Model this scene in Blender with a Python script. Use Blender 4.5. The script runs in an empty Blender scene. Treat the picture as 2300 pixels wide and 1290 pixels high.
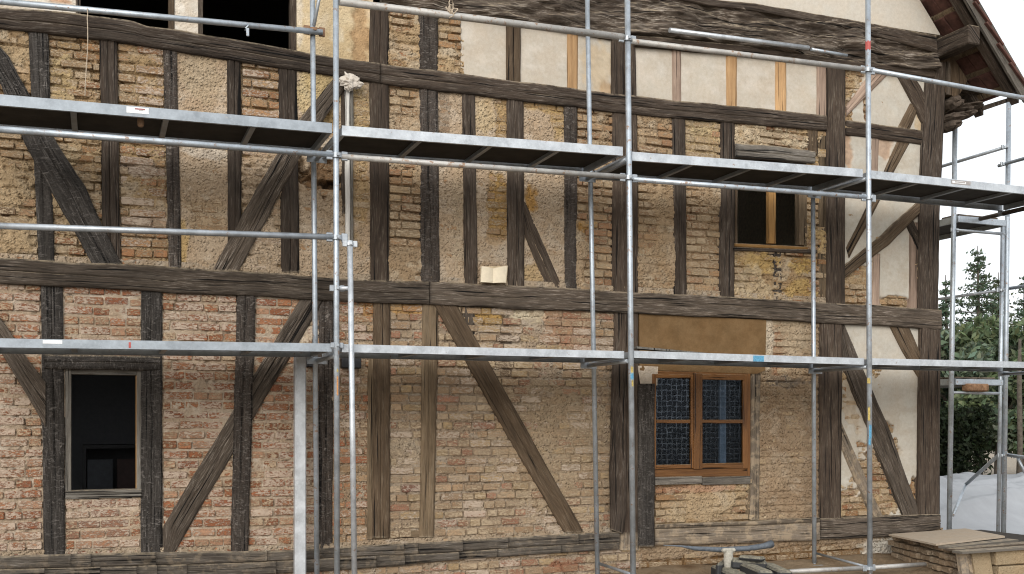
import bpy, math, random
import numpy as np
from mathutils import Vector, Matrix

random.seed(7)
RNG = np.random.default_rng(7)
SC = bpy.context.scene
COL = SC.collection
R = math.radians

# ------------------------------------------------------------------ camera, sky, sun, exposure
D, EYE, YAW = 10.6, 1.75, R(21.8)          # distance to the facade (plane Y=0), eye height, turn to the right
FPX, CX, HZ = 2322.0, 1150.0, 945.0        # focal length, centre column and horizon row of the survey frame
cam_d = bpy.data.cameras.new('camera'); cam = bpy.data.objects.new('camera', cam_d); COL.objects.link(cam)
cam.location = (0, -D, EYE); cam.rotation_euler = (R(90), 0, -YAW)
cam_d.sensor_width = 36; cam_d.lens = FPX / 2300 * 36; cam_d.shift_y = (HZ - 645) / 2300
cam_d.clip_start = 0.1; cam_d.clip_end = 3000
SC.camera = cam
SC.cycles.filter_width = 1.1; SC.cycles.use_denoising = True

W = bpy.data.worlds.new('World'); SC.world = W; W.use_nodes = True
wn, wl = W.node_tree.nodes, W.node_tree.links
wn.clear()
sky = wn.new('ShaderNodeTexSky'); sky.sky_type = 'NISHITA'; sky.sun_disc = False
SUN_EL, SUN_AZ = R(24), R(214)              # azimuth measured from +Y towards +X
sky.sun_elevation = SUN_EL; sky.sun_rotation = SUN_AZ
sky.air_density = 1.0; sky.dust_density = 4.0; sky.ozone_density = 1.0
hs = wn.new('ShaderNodeHueSaturation'); hs.inputs['Saturation'].default_value = 0.38
bg = wn.new('ShaderNodeBackground'); bg.inputs['Strength'].default_value = 0.15
wo = wn.new('ShaderNodeOutputWorld')
ov = wn.new('ShaderNodeMix'); ov.data_type = 'RGBA'; ov.inputs[0].default_value = 0.8      # closed, even cloud cover over the clear sky
ov.inputs[7].default_value = (5.9, 6.1, 6.3, 1)
wl.new(sky.outputs[0], hs.inputs['Color']); wl.new(hs.outputs[0], ov.inputs[6]); wl.new(ov.outputs[2], bg.inputs['Color']); wl.new(bg.outputs[0], wo.inputs[0])

sun_d = bpy.data.lights.new('sun', 'SUN'); sun = bpy.data.objects.new('sun', sun_d); COL.objects.link(sun)
sun_d.energy = 1.5; sun_d.angle = R(45); sun_d.color = (1.0, 0.96, 0.9)
sdir = Vector((math.sin(SUN_AZ) * math.cos(SUN_EL), math.cos(SUN_AZ) * math.cos(SUN_EL), math.sin(SUN_EL)))
sun.rotation_euler = sdir.to_track_quat('Z', 'Y').to_euler(); sun.location = (0, -20, 30)

SC.view_settings.view_transform = 'Standard'; SC.view_settings.look = 'None'
SC.view_settings.exposure = 0.6; SC.view_settings.gamma = 1; SC.view_settings.use_curve_mapping = False

# ------------------------------------------------------------------ survey helpers
CA, SA = math.cos(YAW), math.sin(YAW)
def P(px, py, Y=0.0):
    """A surveyed frame point carried to the vertical plane Y, in metres."""
    dy = Y + D; u = (px - CX) / FPX
    X = dy * (SA + u * CA) / (CA - u * SA)
    return Vector((X, Y, EYE + (HZ - py) * (X * SA + dy * CA) / FPX))
def proj(X, Y, Z):
    d = X * SA + (Y + D) * CA
    return CX + FPX * (X * CA - (Y + D) * SA) / d, HZ - FPX * (Z - EYE) / d

def hash2(ix, iy, s):
    n = (ix.astype(np.int64) * 374761393 + iy.astype(np.int64) * 668265263 + s * 974634787) & 0x7fffffff
    n = ((n ^ (n >> 13)) * 1274126177) & 0x7fffffff
    return ((n ^ (n >> 16)) & 0xffff) / 65535.0
def vn(x, y, s=0):
    x = np.asarray(x, float); y = np.asarray(y, float)
    x, y = np.broadcast_arrays(x, y)
    ix, iy = np.floor(x), np.floor(y); fx, fy = x - ix, y - iy
    fx = fx * fx * (3 - 2 * fx); fy = fy * fy * (3 - 2 * fy)
    a, b = hash2(ix, iy, s), hash2(ix + 1, iy, s); c, d = hash2(ix, iy + 1, s), hash2(ix + 1, iy + 1, s)
    return (a + (b - a) * fx) * (1 - fy) + (c + (d - c) * fx) * fy
def fbm(x, y, s=0, o=4, g=0.5):
    t, a, n = 0, 1.0, 0
    for k in range(o):
        t = t + a * vn(np.asarray(x) * 2 ** k + 17.3 * k, np.asarray(y) * 2 ** k + 5.1 * k, s + k); n += a; a *= g
    return t / n - 0.5
def sstep(a, b, x):
    t = np.clip((x - a) / (b - a), 0, 1); return t * t * (3 - 2 * t)

# ------------------------------------------------------------------ object helpers
def root(name, label, cat, loc, group=None):
    o = bpy.data.objects.new(name, None); COL.objects.link(o); o.location = loc
    o.empty_display_size = 0.1
    tag(o, label, cat, group); return o
def tag(o, label=None, cat=None, group=None, kind=None):
    if label: o['label'] = label
    if cat: o['category'] = cat
    if group: o['group'] = group
    if kind: o['kind'] = kind
    return o
def worg(o):
    v = Vector((0, 0, 0))
    while o is not None: v = v + Vector(o.location); o = o.parent
    return v
def mesh_obj(name, verts, faces, mat, parent=None, smooth=False, col=None, uv=None, origin=None):
    verts = np.asarray(verts, dtype=np.float32).reshape(-1, 3)
    c = Vector(origin) if origin is not None else Vector(((verts.min(0) + verts.max(0)) / 2).tolist())
    v = verts - np.array(c, dtype=np.float32)
    me = bpy.data.meshes.new(name)
    if isinstance(faces, np.ndarray):
        nf, k = faces.shape
        me.vertices.add(len(v)); me.vertices.foreach_set('co', v.ravel())
        me.loops.add(nf * k); me.loops.foreach_set('vertex_index', faces.astype(np.int32).ravel())
        me.polygons.add(nf); me.polygons.foreach_set('loop_start', np.arange(0, nf * k, k, dtype=np.int32))
        me.update(calc_edges=True)
    else:
        me.from_pydata(v.tolist(), [], faces)
    if smooth: me.polygons.foreach_set('use_smooth', np.ones(len(me.polygons), dtype=bool))
    if col is not None:
        a = me.color_attributes.new('Col', 'FLOAT_COLOR', 'POINT')
        cc = np.ones((len(v), 4), dtype=np.float32); cc[:, :3] = col; a.data.foreach_set('color', cc.ravel())
    if uv is not None:
        ul = me.uv_layers.new(name='UVMap'); li = np.empty(len(me.loops), dtype=np.int32)
        me.loops.foreach_get('vertex_index', li)
        ul.data.foreach_set('uv', np.asarray(uv, dtype=np.float32)[li].ravel())
    me.update(); me.validate()
    if mat is not None: me.materials.append(mat)
    o = bpy.data.objects.new(name, me); COL.objects.link(o)
    if parent is not None:
        o.parent = parent; o.location = c - worg(parent)
    else: o.location = c
    return o

class MB:
    """Collects shapes into one mesh."""
    def __init__(s): s.v, s.f, s.uv = [], [], []
    def add(s, vs, fs, uv=None):
        n = len(s.v); s.v += [tuple(q) for q in vs]; s.f += [[i + n for i in f] for f in fs]
        s.uv += uv if uv is not None else [(q[0] + q[1], q[2]) for q in vs]; return s
    def box(s, lo, hi, M=None, bev=0.0):
        (x0, y0, z0), (x1, y1, z1) = lo, hi
        if bev <= 0:
            vs = [(x, y, z) for z in (z0, z1) for y in (y0, y1) for x in (x0, x1)]
            fs = [(0, 2, 3, 1), (4, 5, 7, 6), (0, 1, 5, 4), (2, 6, 7, 3), (0, 4, 6, 2), (1, 3, 7, 5)]
        else:
            vs, fs, idx = [], [], {}
            for i, x in enumerate((x0, x1)):
                for j, y in enumerate((y0, y1)):
                    for k, z in enumerate((z0, z1)):
                        sx, sy, sz = (1 - 2 * i), (1 - 2 * j), (1 - 2 * k)
                        for a in range(3):
                            q = [x + sx * bev, y + sy * bev, z + sz * bev]; q[a] = (x, y, z)[a]
                            idx[i, j, k, a] = len(vs); vs.append(tuple(q))
            I = idx
            for e in (0, 1):
                fs.append([I[e, 0, 0, 0], I[e, 0, 1, 0], I[e, 1, 1, 0], I[e, 1, 0, 0]])
                fs.append([I[0, e, 0, 1], I[1, e, 0, 1], I[1, e, 1, 1], I[0, e, 1, 1]])
                fs.append([I[0, 0, e, 2], I[0, 1, e, 2], I[1, 1, e, 2], I[1, 0, e, 2]])
                for g in (0, 1):
                    fs.append([I[0, e, g, 1], I[1, e, g, 1], I[1, e, g, 2], I[0, e, g, 2]])
                    fs.append([I[e, 0, g, 0], I[e, 1, g, 0], I[e, 1, g, 2], I[e, 0, g, 2]])
                    fs.append([I[e, g, 0, 0], I[e, g, 1, 0], I[e, g, 1, 1], I[e, g, 0, 1]])
                    for h in (0, 1): fs.append([I[e, g, h, 0], I[e, g, h, 1], I[e, g, h, 2]])
        dd = (x1 - x0, y1 - y0, z1 - z0); la = max(range(3), key=lambda i: abs(dd[i])); ot = [i for i in range(3) if i != la]
        uv = [(q[ot[0]] + q[ot[1]], q[la]) for q in vs]
        if M is not None: vs = [tuple(M @ Vector(q)) for q in vs]
        return s.add(vs, fs, uv)
    def tube(s, p0, p1, r, seg=14, r1=None, cap=True):
        p0, p1 = Vector(p0), Vector(p1); d = (p1 - p0); L = d.length; d.normalize()
        a = d.orthogonal().normalized(); b = d.cross(a); r1 = r if r1 is None else r1
        vs, uv = [], []
        for k, (p, q) in enumerate(((p0, r), (p1, r1))):
            for i in range(seg):
                t = 2 * math.pi * i / seg
                vs.append(p + (a * math.cos(t) + b * math.sin(t)) * q); uv.append((i / seg * 0.15, L * k))
        fs = [(i, (i + 1) % seg, seg + (i + 1) % seg, seg + i) for i in range(seg)]
        if cap: fs += [tuple(range(seg))[::-1], tuple(range(seg, 2 * seg))]
        return s.add(vs, fs, uv)
    def path(s, pts, r, seg=8):
        pts = [Vector(p) for p in pts]; rr = r if isinstance(r, (list, tuple)) else [r] * len(pts)
        vs, uv, L = [], [], 0
        a = None
        for k, p in enumerate(pts):
            d = (pts[min(k + 1, len(pts) - 1)] - pts[max(k - 1, 0)]).normalized()
            a = d.orthogonal().normalized() if a is None else (a - d * a.dot(d)).normalized()
            b = d.cross(a)
            if k: L += (p - pts[k - 1]).length
            for i in range(seg):
                t = 2 * math.pi * i / seg; vs.append(p + (a * math.cos(t) + b * math.sin(t)) * rr[k]); uv.append((i / seg * .2, L))
        fs = [(k * seg + i, k * seg + (i + 1) % seg, (k + 1) * seg + (i + 1) % seg, (k + 1) * seg + i) for k in range(len(pts) - 1) for i in range(seg)]
        fs += [tuple(range(seg))[::-1], tuple(range((len(pts) - 1) * seg, len(pts) * seg))]
        return s.add(vs, fs, uv)
    def build(s, name, mat, parent=None, smooth=False):
        o = mesh_obj(name, s.v, s.f, mat, parent, uv=s.uv)
        if smooth:
            for p in o.data.polygons: p.use_smooth = len(p.vertices) == 4
        return o

# ------------------------------------------------------------------ materials
def new_mat(name):
    m = bpy.data.materials.new(name); m.use_nodes = True
    nt = m.node_tree; b = nt.nodes['Principled BSDF']
    return m, nt, b
def node(nt, t, **kw):
    n = nt.nodes.new(t)
    for k, v in kw.items():
        if k in n.inputs: n.inputs[k].default_value = v
        else: setattr(n, k, v)
    return n
def noise(nt, vec, scale, detail=4, rough=0.6, vscale=None, dist=0.0):
    if vscale is not None:
        mp = node(nt, 'ShaderNodeMapping'); mp.inputs['Scale'].default_value = vscale
        nt.links.new(vec, mp.inputs['Vector']); vec = mp.outputs[0]
    n = node(nt, 'ShaderNodeTexNoise', Scale=scale, Detail=detail, Roughness=rough, Distortion=dist)
    nt.links.new(vec, n.inputs['Vector']); return n.outputs['Fac']
def rmp(nt, fac, a, b, lo=0.0, hi=1.0):
    n = node(nt, 'ShaderNodeMapRange'); n.inputs[1].default_value = a; n.inputs[2].default_value = b
    n.inputs[3].default_value = lo; n.inputs[4].default_value = hi; nt.links.new(fac, n.inputs[0]); return n.outputs[0]
def mix(nt, fac, a, b, mode='MIX'):
    n = node(nt, 'ShaderNodeMix', data_type='RGBA', blend_type=mode)
    for sock, v in ((n.inputs[0], fac), (n.inputs[6], a), (n.inputs[7], b)):
        if isinstance(v, (int, float)): sock.default_value = v
        elif isinstance(v, (tuple, list)): sock.default_value = (*v[:3], 1)
        else: nt.links.new(v, sock)
    return n.outputs[2]
def bump(nt, b, h, strength, dist, prev=None):
    n = node(nt, 'ShaderNodeBump', Strength=strength, Distance=dist); nt.links.new(h, n.inputs['Height'])
    if prev is not None: nt.links.new(prev, n.inputs['Normal'])
    nt.links.new(n.outputs[0], b.inputs['Normal']); return n.outputs[0]
def math_(nt, op, a, b=0.0):
    n = node(nt, 'ShaderNodeMath', operation=op)
    for s_, v in ((n.inputs[0], a), (n.inputs[1], b)):
        if isinstance(v, (int, float)): s_.default_value = v
        else: nt.links.new(v, s_)
    return n.outputs[0]

def wood(name, dark, mid, light, streak=0.35, notch=0.0, rough=0.85, fine=1.0, clay=0.0, vary=1.0):
    m, nt, b = new_mat(name)
    uv = node(nt, 'ShaderNodeUVMap').outputs[0]
    oi = node(nt, 'ShaderNodeObjectInfo')
    off = node(nt, 'ShaderNodeVectorMath', operation='ADD'); nt.links.new(uv, off.inputs[0])
    cmb = node(nt, 'ShaderNodeCombineXYZ'); sc = math_(nt, 'MULTIPLY', oi.outputs['Random'], 37.0)
    nt.links.new(sc, cmb.inputs[0]); nt.links.new(sc, cmb.inputs[1]); nt.links.new(sc, cmb.inputs[2])
    nt.links.new(cmb.outputs[0], off.inputs[1]); v = off.outputs[0]
    grain = noise(nt, v, 1.0, 6, 0.7, (42, 2.4, 1), 0.5)
    fibre = noise(nt, v, 1.0, 4, 0.7, (110, 6, 1), 0.3)
    patch = noise(nt, v, 1.0, 5, 0.6, (5.0, 1.6, 1), 0.8)
    c = mix(nt, rmp(nt, grain, 0.3, 0.68), dark, mid)
    c = mix(nt, rmp(nt, patch, 0.35, 0.72, 0, 0.75), c, mix(nt, rmp(nt, grain, .35, .62), mid, tuple(x * 1.25 for x in mid)))
    c = mix(nt, math_(nt, 'MULTIPLY', rmp(nt, fibre, 0.52, 0.74), rmp(nt, patch, 0.38, 0.66, 0.15 * streak, streak * 1.6)), c, light)
    grey = noise(nt, v, 1.0, 5, 0.65, (7, 0.9, 1), 1.0)
    c = mix(nt, rmp(nt, grey, 0.52, 0.68, 0, 0.55 * min(1, streak)), c, mix(nt, 0.45, mid, tuple(.6 * x for x in light)))
    crack = rmp(nt, noise(nt, v, 1.0, 2, 0.5, (46, 0.9, 1), 0.6), 0.62, 0.68)
    c = mix(nt, crack, c, tuple(x * 0.22 for x in dark))
    tone = rmp(nt, oi.outputs['Random'], 0, 1, 1 - .2 * vary, 1 + .24 * vary)
    mul = node(nt, 'ShaderNodeMix', data_type='RGBA', blend_type='MULTIPLY'); mul.inputs[0].default_value = 1
    nt.links.new(c, mul.inputs[6]); tc = node(nt, 'ShaderNodeCombineColor')
    for i in range(3): nt.links.new(tone, tc.inputs[i])
    nt.links.new(tc.outputs[0], mul.inputs[7]); c = mul.outputs[2]
    h = math_(nt, 'ADD', math_(nt, 'MULTIPLY', grain, 0.9), math_(nt, 'MULTIPLY', fibre, 0.45))
    h = math_(nt, 'SUBTRACT', h, math_(nt, 'MULTIPLY', crack, 1.1))
    if notch > 0:
        nn = noise(nt, v, 1.0, 5, 0.75, (13, 30, 1), 1.6)
        nm = math_(nt, 'MULTIPLY', rmp(nt, nn, 0.50, 0.62), rmp(nt, patch, 0.3, 0.6, 0.25, 1.0))
        c = mix(nt, math_(nt, 'MULTIPLY', nm, notch), c, light)
        h = math_(nt, 'ADD', h, math_(nt, 'MULTIPLY', nm, 0.9 * notch))
    if clay > 0:
        pos = node(nt, 'ShaderNodeNewGeometry').outputs['Position']
        cl = rmp(nt, noise(nt, pos, 9, 6, 0.65), 0.56 - 0.14 * clay, 0.64 - 0.10 * clay)
        c = mix(nt, math_(nt, 'MULTIPLY', cl, min(1, clay)), c, (0.40, 0.31, 0.21))
    gg = node(nt, 'ShaderNodeNewGeometry'); sz = node(nt, 'ShaderNodeSeparateXYZ'); nt.links.new(gg.outputs['Normal'], sz.inputs[0])
    c = mix(nt, math_(nt, 'MULTIPLY', rmp(nt, sz.outputs[2], .35, .8, 0, .75), rmp(nt, noise(nt, gg.outputs['Position'], 12, 5, .7), .38, .58)), c, (.36, .29, .20))
    nt.links.new(c, b.inputs['Base Color'])
    b.inputs['Roughness'].default_value = rough; b.inputs['Specular IOR Level'].default_value = 0.25
    bump(nt, b, h, 1.0, 0.020 * fine)
    return m

WD = {
 'black': wood('wood_blackened', (.009, .008, .007), (.047, .040, .034), (.30, .27, .245), 0.8, 0.6),
 'dark': wood('wood_dark', (.012, .009, .007), (.060, .043, .031), (.28, .24, .20), 0.6),
 'brown': wood('wood_brown', (.017, .012, .009), (.073, .051, .036), (.27, .23, .18), 0.6),
 'mid': wood('wood_mid_brown', (.030, .020, .012), (.105, .071, .043), (.27, .22, .16), 0.5),
 'light': wood('wood_light_brown', (.055, .037, .021), (.165, .118, .072), (.30, .25, .18), 0.5),
 'orange': wood('wood_fresh_orange', (.26, .145, .065), (.40, .25, .125), (.46, .33, .20), 0.2, fine=0.5),
 'pink': wood('wood_pinkish', (.17, .115, .085), (.32, .235, .18), (.40, .32, .26), 0.3, fine=0.6),
 'grey': wood('wood_weathered_grey', (.040, .035, .030), (.155, .137, .115), (.36, .33, .29), 0.8),
 'greybrown': wood('wood_grey_brown', (.018, .014, .010), (.092, .070, .052), (.34, .29, .24), 0.9),
 'clay': wood('wood_clay_smeared', (.05, .038, .027), (.19, .15, .11), (.36, .32, .27), 0.8, clay=.6),
 'notch': wood('wood_notched', (.012, .010, .009), (.060, .045, .035), (.31, .27, .235), 0.7, 0.8),
 'rotten': wood('wood_rotten', (.012, .009, .007), (.080, .060, .045), (.42, .37, .31), 1.0),
 'sill': wood('wood_sill', (.022, .018, .015), (.105, .088, .070), (.30, .27, .235), 0.8, clay=.2, vary=.25),
 'frame': wood('wood_old_frame', (.06, .052, .042), (.15, .137, .118), (.32, .32, .30), 0.6, fine=0.5),
 'ochre': wood('wood_ochre_frame', (.20, .10, .03), (.33, .18, .06), (.38, .30, .2), 0.3, fine=0.5),
 'varnish': wood('wood_varnished', (.085, .034, .011), (.165, .075, .024), (.30, .15, .06), 0.15, rough=0.4, fine=0.25),
 'white': wood('wood_white_paint', (.40, .38, .35), (.62, .60, .56), (.30, .26, .22), 0.3, fine=0.4),
}

def earth(name, attr=True, colour=None, fine=1.0, chips=0.5, speck=0.0, blotch=0.0):
    m, nt, b = new_mat(name)
    pos = node(nt, 'ShaderNodeNewGeometry').outputs['Position']
    if attr: c = node(nt, 'ShaderNodeAttribute', attribute_name='Col').outputs['Color']
    else:
        rgb = node(nt, 'ShaderNodeRGB'); rgb.outputs[0].default_value = (*colour, 1); c = rgb.outputs[0]
    n1 = noise(nt, pos, 22, 6, 0.7); n2 = noise(nt, pos, 95, 4, 0.7); n3 = noise(nt, pos, 3.2, 4, 0.6)
    c = mix(nt, rmp(nt, n1, 0.30, 0.70, 0.0, 0.42), c, mix(nt, 1.0, c, (.62, .58, .52), 'MULTIPLY'))
    c = mix(nt, rmp(nt, n2, 0.50, 0.78, 0.0, 0.45), c, mix(nt, 1.0, c, (1.35, 1.32, 1.28), 'MULTIPLY'))
    c = mix(nt, rmp(nt, n3, 0.35, 0.7, 0.0, 0.30), c, mix(nt, 1.0, c, (1.12, 0.94, 0.76), 'MULTIPLY'))
    if blotch > 0: c = mix(nt, rmp(nt, noise(nt, pos, 5, 6, 0.65), 0.4, 0.65, 0, blotch), c, mix(nt, 1.0, c, (.62, .58, .52), 'MULTIPLY'))
    if speck > 0:
        vo = node(nt, 'ShaderNodeTexVoronoi', Scale=55.0); nt.links.new(pos, vo.inputs['Vector'])
        sp = math_(nt, 'MULTIPLY', rmp(nt, vo.outputs['Distance'], 0.16, 0.06), rmp(nt, noise(nt, pos, 30, 2), 0.45, 0.6))
        c = mix(nt, math_(nt, 'MULTIPLY', sp, speck), c, (.16, .12, .08))
    nt.links.new(c, b.inputs['Base Color'])
    b.inputs['Roughness'].default_value = 0.95; b.inputs['Specular IOR Level'].default_value = 0.1
    v1 = node(nt, 'ShaderNodeTexVoronoi', Scale=34.0); nt.links.new(pos, v1.inputs['Vector'])
    h = math_(nt, 'ADD', math_(nt, 'MULTIPLY', n1, 1.0), math_(nt, 'MULTIPLY', n2, 0.35))
    h = math_(nt, 'ADD', h, math_(nt, 'MULTIPLY', rmp(nt, v1.outputs['Distance'], 0.0, 0.5), -0.5 * chips))
    bump(nt, b, h, 1.0, 0.020 * fine)
    return m
M_ROUGH = earth('clay_daub_rough', fine=1.7, chips=1.4)
M_MORTAR = earth('lime_mortar', fine=0.9, chips=0.6)
M_PLASTER = earth('cream_lime_plaster', fine=0.10, chips=0.2, speck=0.55)

def brickmat(name, attr, wash=0.5, washcol=(.50, .40, .33), fine=1.0):
    m, nt, b = new_mat(name)
    pos = node(nt, 'ShaderNodeNewGeometry').outputs['Position']
    c = node(nt, 'ShaderNodeAttribute', attribute_name='Col').outputs['Color'] if attr else node(nt, 'ShaderNodeObjectInfo').outputs['Color']
    n1 = noise(nt, pos, 14, 6, 0.7); n2 = noise(nt, pos, 60, 5, 0.7); n3 = noise(nt, pos, 30, 5, 0.75, (1, 1, 2.2), 0.6)
    c = mix(nt, rmp(nt, n2, 0.35, 0.72, 0.0, 0.65), c, mix(nt, 1.0, c, (.55, .5, .48), 'MULTIPLY'))
    c = mix(nt, rmp(nt, n1, 0.35, 0.7, 0.0, 0.5), c, mix(nt, 1.0, c, (1.20, 1.10, 0.97), 'MULTIPLY'))
    big = noise(nt, pos, 2.2, 3, 0.5)
    wfac = math_(nt, 'MULTIPLY', rmp(nt, math_(nt, 'ADD', n3, math_(nt, 'MULTIPLY', big, 0.45)), 0.78 - 0.2 * wash, 0.86 - 0.2 * wash), 0.85)
    c = mix(nt, wfac, c, washcol)
    nt.links.new(c, b.inputs['Base Color'])
    b.inputs['Roughness'].default_value = 0.92; b.inputs['Specular IOR Level'].default_value = 0.15
    h = math_(nt, 'ADD', math_(nt, 'MULTIPLY', n1, 0.7), math_(nt, 'MULTIPLY', n2, 0.5))
    h = math_(nt, 'ADD', h, math_(nt, 'MULTIPLY', wfac, 0.25))
    bump(nt, b, h, 1.0, 0.014 * fine)
    return m
M_BRICK = brickmat('brick_single', False, 0.60, (.46, .375, .295), 1.3)
M_BRICKS = brickmat('brick_bulk', True, 0.42, (.44, .345, .235), 1.4)

def metal(name, base=(.50, .53, .56), rust=0.35, metallic=0.55, rough=0.42):
    m, nt, b = new_mat(name)
    pos = node(nt, 'ShaderNodeNewGeometry').outputs['Position']
    n1 = noise(nt, pos, 7, 5, 0.65); n2 = noise(nt, pos, 40, 4, 0.7); n3 = noise(nt, pos, 16, 6, 0.75)
    c = mix(nt, rmp(nt, n1, 0.3, 0.7), tuple(x * 0.72 for x in base), tuple(min(1, x * 1.18) for x in base))
    c = mix(nt, rmp(nt, n2, 0.5, 0.8, 0, 0.5), c, tuple(min(1, x * 1.4) for x in base))
    rf = math_(nt, 'MULTIPLY', rmp(nt, n3, 0.72 - 0.12 * rust, 0.78 - 0.12 * rust), 0.85)
    c = mix(nt, rf, c, (.22, .12, .06))
    spl = rmp(nt, noise(nt, pos, 24, 5, 0.8, None, 0.8), 0.64, 0.70, 0, 0.8)       # dried mortar splashes and scuffs
    c = mix(nt, spl, c, (.40, .36, .30))
    drk = rmp(nt, noise(nt, pos, 4.5, 6, 0.75), 0.56, 0.72, 0, 0.55); c = mix(nt, drk, c, tuple(x * 0.45 for x in base))
    nt.links.new(c, b.inputs['Base Color'])
    nt.links.new(math_(nt, 'MULTIPLY', math_(nt, 'SUBTRACT', 1.0, rf), metallic), b.inputs['Metallic'])
    nt.links.new(rmp(nt, n1, 0.3, 0.7, rough - 0.1, rough + 0.14), b.inputs['Roughness'])
    bump(nt, b, n2, 0.25, 0.003)
    return m
M_GALV = metal('galvanised_steel', (.40, .445, .49), 1.15)
M_GALVD = metal('galvanised_steel_dull', (.36, .39, .42), 0.9)
M_ALU = metal('aluminium_bright', (.50, .53, .56), 0.8, 0.5, 0.40)
M_RUST = metal('rusty_steel', (.20, .115, .07), 1.8, 0.3, 0.7)
M_POST = metal('light_grey_steel', (.46, .48, .50), 0.0, 0.15, 0.45)

def plain(name, colour, rough=0.7, metallic=0.0, var=0.25, scale=20, bmp=0.004):
    m, nt, b = new_mat(name)
    pos = node(nt, 'ShaderNodeNewGeometry').outputs['Position']
    n1 = noise(nt, pos, scale, 5, 0.65)
    c = mix(nt, rmp(nt, n1, 0.3, 0.7), tuple(x * (1 - var) for x in colour), tuple(min(1, x * (1 + var)) for x in colour))
    nt.links.new(c, b.inputs['Base Color']); b.inputs['Roughness'].default_value = rough; b.inputs['Metallic'].default_value = metallic
    b.inputs['Specular IOR Level'].default_value = 0.3
    bump(nt, b, n1, 0.5, bmp)
    return m
M_PLY = plain('deck_plywood_dark', (.032, .029, .025), 0.8, var=0.4, scale=6)
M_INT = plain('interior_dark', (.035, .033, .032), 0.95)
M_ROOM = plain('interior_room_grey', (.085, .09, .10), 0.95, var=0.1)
M_BLACK = plain('black_surface', (.022, .023, .026), 0.55, var=0.3)
M_PAPER = plain('paper_cream', (.66, .58, .44), 0.9, var=0.08)
M_RAG = plain('rag_pale', (.52, .47, .41), 0.95, var=0.2)
M_ROPE = plain('hemp_rope', (.40, .33, .25), 0.95, var=0.3, scale=90)
M_TILE = plain('roof_tile_clay', (.085, .040, .031), 0.9, var=0.5, scale=9, bmp=0.008)
M_STICK = plain('white_sticker', (.72, .73, .74), 0.6, var=0.12, scale=60)
M_INK = plain('print_ink_red_brown', (.30, .12, .12), 0.7)
M_INKG = plain('print_ink_grey', (.30, .28, .27), 0.7)
M_RED = plain('red_tape', (.40, .09, .08), 0.6)
M_BLUEP = plain('blue_paint', (.09, .26, .40), 0.6, var=0.4, scale=60)
M_YELP = plain('yellow_paint', (.38, .29, .09), 0.6, var=0.4, scale=60)
M_ORAP = plain('orange_rust_paint', (.42, .20, .08), 0.8, var=0.5, scale=60)
M_BLUEGREY = plain('bluegrey_plastic', (.105, .120, .138), 0.5, var=0.35, scale=25)
M_CONC = plain('concrete_dusty', (.36, .34, .29), 0.95, var=0.3, scale=35, bmp=0.01)

# ------------------------------------------------------------------ ground, hill
def grid_sheet(name, x0, x1, y0, y1, nx, ny, zf, mat, colf=None, **kw):
    xs, ys = np.meshgrid(np.linspace(x0, x1, nx), np.linspace(y0, y1, ny)); z = zf(xs, ys)
    v = np.stack([xs.ravel(), ys.ravel(), z.ravel()], 1)
    i = np.arange(nx * ny).reshape(ny, nx)
    f = np.stack([i[:-1, :-1].ravel(), i[:-1, 1:].ravel(), i[1:, 1:].ravel(), i[1:, :-1].ravel()], 1)
    return mesh_obj(name, v, f, mat, smooth=True, col=None if colf is None else colf(xs.ravel(), ys.ravel()), **kw)
M_GROUND = earth('ground_earth', False, (.34, .30, .25), fine=1.5, chips=1.0)
M_SITE = earth('site_earth', True, fine=1.6, chips=1.2)
M_MEADOW = plain('meadow_dry', (.33, .36, .12), 0.95, var=0.25, scale=0.6)
tag(mesh_obj('ground', [(-900, -900, -.06), (900, -900, -.06), (900, 900, -.06), (-900, 900, -.06)], [(0, 1, 2, 3)], M_GROUND), kind='structure')
def site_z(x, y): return 0.0 + 0.05 * fbm(x * 1.3, y * 1.3, 3) + 0.03 * fbm(x * 7, y * 7, 9) + 0.06 * sstep(-0.5, -0.1, y) * (0.6 + fbm(x * 2, y * 2, 11))
def site_c(x, y):
    t = sstep(-.1, .25, fbm(x * 2.5, y * 2.5, 5))[:, None]
    return (1 - t) * np.array([.30, .23, .155]) + t * np.array([.16, .10, .055])
tag(grid_sheet('site_ground', -5, 14, -6, 0.05, 380, 120, site_z, M_SITE, site_c), kind='structure')

# ------------------------------------------------------------------ the house: timber frame
house = root('half_timbered_house', 'old half timbered house with stripped dark beams, brick and clay infill and tiled roof', 'house', (4, 0, 0))

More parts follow.
